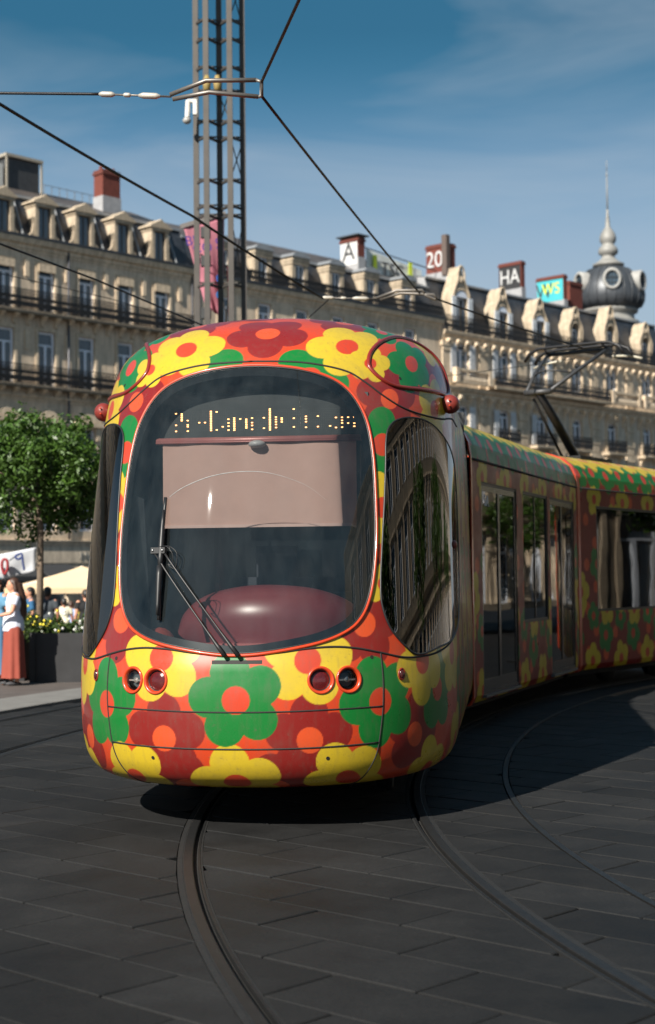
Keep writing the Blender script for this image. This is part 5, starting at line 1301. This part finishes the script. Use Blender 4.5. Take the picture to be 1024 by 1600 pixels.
def tree(name, loc, H, zc, rx, rz, n, size, label, seed, clumps=60, group=None):
    rg = np.random.default_rng(seed); t = empty(name, loc, 0, label, 'tree', group)
    MB().tube([(0, 0, -.1), (.02, .01, zc-rz*.9), (-.02, 0, zc-rz*.2), (.03, 0, zc+rz*.3)], [.062, .05, .042, .02], 10).build('trunk', M_bark, t, True)
    d = rg.normal(size=(clumps, 3)); d /= np.linalg.norm(d, axis=1, keepdims=True); rad = rg.uniform(.25, 1, (clumps, 1))**.55
    c = np.concatenate([d*rad*np.array([rx, rx, rz]) + np.array([0, 0, zc]), rg.uniform(.16, .34, (clumps, 1))*rx], 1)
    c[:, 2] += (c[:, 2] < zc)*rz*.12
    for k in range(9):
        e = Vector(c[k*3, :3]); s = Vector((0, 0, zc - rz*.6 + .12*k*rz)); m_ = s.lerp(e, .5) + Vector((0, 0, .1))
        MB().tube([s, m_, e], [.03, .02, .008], 6).build('limb', M_bark, t, True)
    v, q = leaves(c, n, size, rg)
    me_ = np_mesh('crown', v, q); link('crown', me_, M_leaf, t)
    return t
tp = at(62, 985, 25.2); tp.z = .55
tree('street_tree', tp, 4.4, 3.35-.55, 1.2, 1.05, 20000, .048, 'young leafy street tree with dense round crown growing out of the black planter', 11, 110)
M_planter = mat('black planter', (.022, .022, .024), .6, .2, .3, 3)
def planter(loc, x0, x1, depth, h, rz_, label):
    o = empty('planter', loc, rz_, label, 'planter', None)
    b = MB(); b.box(x0, x1, 0, .05, 0, h); b.box(x0, x1, depth-.05, depth, 0, h); b.box(x0, x0+.05, .05, depth-.05, 0, h); b.box(x1-.05, x1, .05, depth-.05, 0, h)
    b.build('planter_wall', M_planter, o); MB().box(x0+.05, x1-.05, .05, depth-.05, 0, h-.09).build('soil', mat('soil', (.03, .022, .016), .95, 0, .3, 12), o)
    MB().box(x0+1.1, x0+1.42, -.012, -.002, .04, .13).build('lift_slot', M_void, o)
    for x in (x0+.04, x1-.04): MB().box(x-.045, x+.045, -.02, -.001, 0, h+.01).build('corner_strip', M_planter, o)
    return o
pl = at(52, 1066, 24.15); pl.z = .022
planter(pl, -.05, 3.0, 1.5, .775, 0, 'long black box planter with shrubs left of the tram')
pl2 = at(40, 1066, 24.6); pl2.z = .022
planter(pl2, -2.2, -.02, 1.2, .76, 0, 'black box planter behind the woman at the left edge')
M_yel = mat('yellow petals', srgb(235, 215, 60), .6); M_wht = mat('white petals', (.7, .7, .66), .6)
def shrub(x, y, Y, h, r, seed, label, flower):
    p = at(x, y, Y); p.z = .70; rg = np.random.default_rng(seed); o = empty('flowering_shrub', p, 0, label, 'shrub', 'plants in the black planter')
    cl = np.concatenate([rg.normal(size=(14, 3))*np.array([r*.6, r*.5, h*.25]) + np.array([0, 0, h*.5]), rg.uniform(.08, .16, (14, 1))], 1)
    for k in range(6): MB().tube([(0, 0, 0), Vector(cl[k, :3])*.6, Vector(cl[k, :3])], .006, 5).build('stem', M_bark, o)
    v, q = leaves(cl, 900, .035, rg); link('foliage', np_mesh('foliage', v, q), M_leaf2, o)
    b = MB()
    for k in range(16):
        c = cl[k % 14, :3] + rg.normal(size=3)*.09 + np.array([0, -.08, .06]); b.sphere(c, .022, 6, 4)
    b.build('blossom', flower, o); tag(o.children[-1], kind='stuff')
for k, (x, h, r, f, lb) in enumerate(((84, .36, .26, M_yel, 'yellow-flowered shrub right of the tree trunk in the planter'), (46, .40, .26, M_yel, 'yellow-flowered shrub left of the tree trunk in the planter'),
        (104, .20, .25, M_wht, 'low shrub with white blossom in the planter'), (126, .24, .25, M_wht, 'low shrub at the tram end of the planter'), (148, .3, .3, M_wht, 'low shrub in the planter hidden behind the tram nose'))):
    shrub(x, 985, 24.8, h, r, 40+k, lb, f)
# ------------------------------------------------------------------ cafe parasol, banner, people
ps = at(128, 905, 47.); ps.z = gz(47.)
par = empty('parasol', ps, R(20), 'large cream square parasol behind the people at the left', 'parasol')
M_tan = mat('cream canvas', srgb(226, 198, 160), .9, 0, .06, 2)
ht = 1.42 - ps.z; ap = 2.08 - ps.z; w = 2.05
b = MB(); n = 10; vs = []
for j in range(n+1):
    k = j/n
    for i in range(40):
        a = 2*math.pi*i/40; s = w/max(abs(math.cos(a)), abs(math.sin(a))); vs.append((s*k*math.cos(a), s*k*math.sin(a), ap + (ht-ap)*k**.9 - .05*math.sin(2*a)**2*k*(1-k)))
b.add(vs, [(j*40+i, j*40+(i+1) % 40, (j+1)*40+(i+1) % 40, (j+1)*40+i) for j in range(n) for i in range(40)])
vs = [(x, y, ht-dz) for dz in (0, .16) for x, y, _ in vs[-40:]]; b.add(vs, [(i, (i+1) % 40, 40+(i+1) % 40, 40+i) for i in range(40)])
b.build('canopy', M_tan, par, False); MB().tube([(0, 0, 0), (0, 0, ap)], .035, 10).build('pole', M_white, par)
MB().lathe([(.35, 0), (.35, .06), (.05, .09), (.05, .3)], 16).build('base', M_dark, par)
for a in range(8): MB().tube([(0, 0, ap-.08), (1.9*math.cos(a*math.pi/4), 1.9*math.sin(a*math.pi/4), ht+.06)], .012, 5).build('rib', M_white, par)
tl, tr, br, bl = at(-30, 872, 29), at(57, 855, 29.4), at(55, 893, 29.4), at(-30, 915, 29)
wb, _ = cloth('hanging_banner', (tl, tr, br, bl), mat('white banner cloth', (.62, .63, .66), .85, 0, .15, 3), 'white cloth banner with red and blue painted letters behind the tree trunk', 'banner', 16, 10, .04)
hx = (tr-tl).normalized(); of = Vector((0, -.10, 0))
def stroke(pts, r, c): MB().tube([at(x, y, 29.1)+of for x, y in catmull(pts, 5, False)], r, 6).build('painted_letter', mat('banner paint', srgb(*c), .8), wb, True)
stroke([(6, 876), (9, 874), (13, 876), (14, 883), (13, 891), (9, 897), (6, 890), (5, 882), (6, 876)], .028, (140, 40, 45))
stroke([(40, 891), (38, 880), (36, 866), (30, 867), (26, 870), (30, 874), (36, 871)], .022, (45, 60, 110))
stroke([(17, 876), (21, 873), (25, 870)], .012, (60, 62, 70)); stroke([(-2, 878), (-1, 890), (0, 897)], .02, (45, 60, 110)); stroke([(0, 903), (3, 905)], .03, (40, 110, 120))
for x, y0 in ((57, 852),):
    q = at(x, y0, 29.4); tag(MB().tube([(q.x+.04, q.y, gz(29)), (q.x+.04, q.y, q.z+.1)], .03, 8).build('banner_pole', M_tube), 'slim pole holding the white cloth banner', 'pole')
M_skin = mat('skin', srgb(196, 142, 115), .55, 0, .06, 9); M_skin2 = mat('tanned skin', srgb(150, 100, 78), .55, 0, .06, 9)
def blend(mb, name, m, parent, vox, sm=4):
    o = mb.build(name, m, parent, True, fixn=False)
    r = o.modifiers.new('blend', 'REMESH'); r.mode = 'VOXEL'; r.voxel_size = vox; r.use_smooth_shade = True
    s = o.modifiers.new('soft', 'SMOOTH'); s.iterations = sm; s.factor = .5
    return o
def person(label, loc, rz, H, hair, top, bottom, skin=None, vox=.016, arms=None, legs=None, hair_long=False, skirt=False, sleeves=.55, sit=False, group=None):
    """a standing person facing local -y; joints scaled from 1.70 m"""
    skin = skin or M_skin; root = empty('person', loc, rz, label, 'person', group); k = H/1.70; root.scale = (k, k, k)
    A = {'el': (.23, .02, 1.14), 'wr': (.25, -.06, .90), 'er': (-.23, .02, 1.14), 'wrr': (-.25, -.06, .90)}
    A.update(arms or {})
    Lg = {'kl': (.10, -.01, .50), 'al': (.10, .03, .09), 'kr': (-.10, -.02, .50), 'ar': (-.11, .0, .09)}
    Lg.update(legs or {})
    b = MB(); pel = Vector((0, 0, .94))
    b.sphere((0, 0, .93), (.165, .115, .13)); b.sphere((0, 0, 1.12), (.135, .095, .16)); b.sphere((0, .0, 1.32), (.165, .105, .15)); b.tube([(0, .01, 1.38), (0, -.005, 1.53)], [.07, .052], 10)
    b.sphere((0, -.015, 1.60), (.072, .092, .105)); b.sphere((0, -.035, 1.545), (.052, .06, .05)); b.tube([(0, -.10, 1.60), (0, -.118, 1.575)], [.010, .014], 6)
    for sx in (-1, 1): b.sphere((sx*.073, 0, 1.595), (.012, .02, .03), 8, 6); b.sphere((sx*.028, -.093, 1.605), (.014, .01, .009), 6, 5)
    b.sphere((0, -.098, 1.548), (.024, .010, .008), 8, 5)
    for s, e, w_ in ((1, 'el', 'wr'), (-1, 'er', 'wrr')):
        S, E, W = Vector((s*.17, 0, 1.415)), Vector(A[e]), Vector(A[w_])
        b.sphere(S, .06); b.tube([S, S.lerp(E, .5), E], [.052, .046, .038], 10); b.tube([E, E.lerp(W, .4), W], [.039, .037, .026], 10)
        d = (W-E).normalized(); hnd = W + d*.05; b.sphere(W + d*.045, (.026, .034, .042), 8, 6)
        side = Vector((0, 1, 0)) - d*d.y; side = side.normalized() if side.length > .1 else Vector((1, 0, 0))
        for q in range(4):
            f0 = W + d*.075 + side*(q-1.5)*.018; f1 = f0 + d*(.045-.006*abs(q-1.4)); f2 = f1 + d*.02 + Vector((0, -.02, -.005)); b.tube([f0, f1, f2], [.010, .0095, .008], 6)
        b.tube([W + d*.02 - side*.026, W + d*.05 - side*.05, W + d*.08 - side*.052], [.012, .011, .009], 6)
    for s, e, w_ in ((1, 'kl', 'al'), (-1, 'kr', 'ar')):
        Hh, Kn, An = Vector((s*.09, 0, .90)), Vector(Lg[e]), Vector(Lg[w_])
        b.tube([Hh, Hh.lerp(Kn, .5), Kn], [.088, .076, .056], 10); b.tube([Kn, Kn.lerp(An, .35), An], [.056, .054, .036], 10); b.tube([An + Vector((0, .03, -.045)), An + Vector((0, -.16, -.06))], [.034, .028], 8)
    blend(b, 'body', skin, root, vox)
    t = MB(); t.sphere((0, 0, 1.10), (.165, .12, .20)); t.sphere((0, .0, 1.30), (.182, .122, .17)); t.tube([(-.15, 0, 1.42), (.15, 0, 1.42)], .066, 10); t.lathe([(.17, .86), (.175, .95), (.16, 1.1)], 16)
    for s, e in ((1, 'el'), (-1, 'er')):
        S, E = Vector((s*.165, 0, 1.415)), Vector(A[e]); t.tube([S, S.lerp(E, sleeves)], [.072, .064], 10)
    blend(t, 'shirt', top, root, max(vox, .014), 3)
    if skirt:
        n_ = 36; vs = []
        for j, (r_, z) in enumerate(((.15, 1.0), (.185, .9), (.195, .75), (.205, .5), (.215, .3), (.225, .12))):
            vs += [(r_*(1+.11*j/5*math.sin(7*a_)+.05*j*math.sin(12*a_+1)/5)*math.cos(a_), .8*r_*(1+.11*j/5*math.sin(7*a_)+.05*j*math.sin(12*a_+1)/5)*math.sin(a_), z) for a_ in [2*math.pi*i/n_ for i in range(n_)]]
        MB().add(vs, [(j*n_+i, j*n_+(i+1) % n_, (j+1)*n_+(i+1) % n_, (j+1)*n_+i) for j in range(5) for i in range(n_)]).build('skirt', bottom, root, True)
    else:
        g = MB(); g.sphere((0, 0, .93), (.18, .125, .12))
        for s, e, w_ in ((1, 'kl', 'al'), (-1, 'kr', 'ar')):
            Hh, Kn, An = Vector((s*.09, 0, .90)), Vector(Lg[e]), Vector(Lg[w_]); g.tube([Hh, Kn, An+Vector((0, 0, .03))], [.10, .074, .06], 10)
        blend(g, 'trousers', bottom, root, max(vox, .014), 3)
    for s, w_ in ((1, 'al'), (-1, 'ar')):
        An = Vector(Lg[w_]); sh = MB(); sh.sphere(An + Vector((0, -.06, -.055)), (.042, .13, .036), 12, 7); sh.build('shoe', mat('shoe', (.05, .05, .055), .6), root, True)
    h = MB(); h.sphere((0, .012, 1.635), (.085, .098, .09)); h.sphere((0, .045, 1.60), (.08, .075, .09))
    if hair_long:
        h.tube([(0, .06, 1.62), (.01, .095, 1.45), (.02, .12, 1.28), (.03, .13, 1.12), (.03, .12, 1.0)], [.085, .095, .10, .085, .03], 12)
        for sx in (-1, 1): h.tube([(sx*.06, .0, 1.65), (sx*.085, .01, 1.52), (sx*.09, .05, 1.36)], [.03, .032, .02], 8)
    blend(h, 'hair', hair, root, max(vox, .012), 2)
    return root
M_hbr = mat('brown hair', srgb(66, 44, 34), .5, 0, .3, 20, stretch=(1, 1, .15)); M_hdk = mat('dark hair', (.012, .010, .009), .5, 0, .3, 20)
cl_ = lambda n, *c: mat(n, srgb(*c), .85, 0, .10, 5, bump=.15, bscale=14)
g0 = lambda x, Y: Vector((at(x, 905, Y).x, Y, gz(Y) + (.025 if Y < 25 else 0)))
person('woman with long brown hair in a white blouse and terracotta skirt, hand on hip', g0(21, 23.6), R(-62), 1.63, M_hbr, cl_('white blouse', 205, 210, 225), cl_('terracotta skirt', 142, 66, 52), vox=.011,
       arms={'er': (-.33, .12, 1.18), 'wrr': (-.17, -.04, 1.02), 'el': (.24, -.10, 1.16), 'wr': (.16, -.26, 1.12)}, hair_long=True, skirt=True)
person('man in a blue shirt behind the planter, left of the tree trunk', g0(47, 31.5), R(-70), 1.62, M_hdk, cl_('blue shirt', 42, 92, 130), cl_('navy trousers', 34, 38, 52), arms={'wr': (.2, -.25, 1.05), 'wrr': (-.2, -.25, 1.05)}, sleeves=.7)
person('person with a dark grey shirt seen from behind, right of the tree trunk', g0(75, 30.), R(170), 1.58, M_hdk, cl_('charcoal shirt', 56, 62, 68), cl_('black trousers', 30, 30, 34), M_skin2)
person('small person in a cream T-shirt and black shorts beyond the planter', g0(100, 38.), R(200), 1.52, M_hdk, cl_('cream T-shirt', 222, 214, 190), cl_('black shorts', 26, 26, 30), M_skin2)
person('person in a pale blue top beside the one in cream', g0(112, 42.), R(150), 1.50, M_hbr, cl_('pale blue top', 150, 165, 200), cl_('grey trousers', 60, 62, 68))
person('person in yellow top among the cafe guests near the tram', g0(121, 44.), R(30), 1.45, M_hbr, cl_('yellow top', 200, 180, 70), cl_('dark skirt', 40, 38, 44))
person('person in black clothes half hidden by the tram nose', g0(134, 34.), R(-160), 1.62, M_hdk, cl_('black jacket', 22, 22, 25), cl_('black jeans', 20, 20, 23))
person('person in a light blue dress cut by the left picture edge', g0(-4, 24.6), R(-30), 1.62, M_hbr, cl_('light blue dress', 92, 140, 170), cl_('blue skirt', 70, 110, 145), skirt=True)
# ------------------------------------------------------------------ right-hand side of the square (mirrored in the tram's side glass)
B4 = empty('stone_building', (43.6, 100.5, 0), R(90-14+180), 'pale stone building across the square, seen only mirrored in the tram side windows', 'building')
# local x runs along the facade towards the camera, local +y faces away from the square
b4 = [1.6 + 2.7*i for i in range(40)]
rows = [(.3, 1.9, 3.4), (5.2, 1.4, 2.9), (9.2, 1.4, 2.6)]
wall4 = wall(B4, 0., 110., -.03, 13.2, [(u-w/2, u+w/2, z, z+h) for z, w, h in rows for u in b4], M_grime)
for z, w, h in rows:
    for u in b4: window(B4, u, z, w, h); surround(B4, u, z, w, h, M_st2, .18, .07, 'lintel')
moulding(B4, 0, 110, 13.3, CORN, M_st2); moulding(B4, 0, 110, 4.6, BAND, M_st2, 'string_course')
MB().box(0, 110, .33, 9, -.03, 13.2).build('building_core', M_void, B4)
MB().add([(0, -.2, 13.4), (110, -.2, 13.4), (110, 5, 15.5), (0, 5, 15.5)], [(0, 1, 2, 3)]).build('roof', M_tiles, B4)
for k, (x, y) in enumerate(((11.5, 8), (14.2, 17), (17.6, 27), (22.5, 36), (12.5, 0), (27., 50), (33., 66))):
    tree('street_tree', (x, y, 0), 6, 4.6, 1.9, 1.9, 5000, .11, ('nearest', 'second', 'third', 'fourth', 'rearmost', 'fifth', 'farthest')[k] + ' tree of the row mirrored in the tram side glass', 60+k, 60, 'trees across the square')
# ------------------------------------------------------------------ passengers behind the glass of the third section
def seat_spot(l, lat=.85): return Vector((2.29 + .559*l + .829*lat, 21.97 + .829*l - .559*lat, -.06))
SIT = {'kl': (.10, -.42, .95), 'al': (.10, -.40, .48), 'kr': (-.10, -.42, .95), 'ar': (-.10, -.40, .48)}
for l, lb, tp_, hr in ((2.2, 'passenger in a black top sitting at the first window of the third section', cl_('black top', 24, 24, 28), M_hdk), (3.1, 'passenger in a white top sitting behind the window mullion', cl_('white top', 200, 205, 212), M_hbr), (4.0, 'passenger in a grey jacket near the right picture edge', cl_('grey jacket', 70, 72, 78), M_hdk)):
    person(lb, seat_spot(l), R(-34), 1.68, hr, tp_, cl_('dark jeans', 34, 38, 50), arms={'el': (.25, -.08, 1.16), 'wr': (.18, -.30, 1.08), 'er': (-.25, -.08, 1.16), 'wrr': (-.18, -.30, 1.08)}, legs=SIT, group='passengers in the tram')
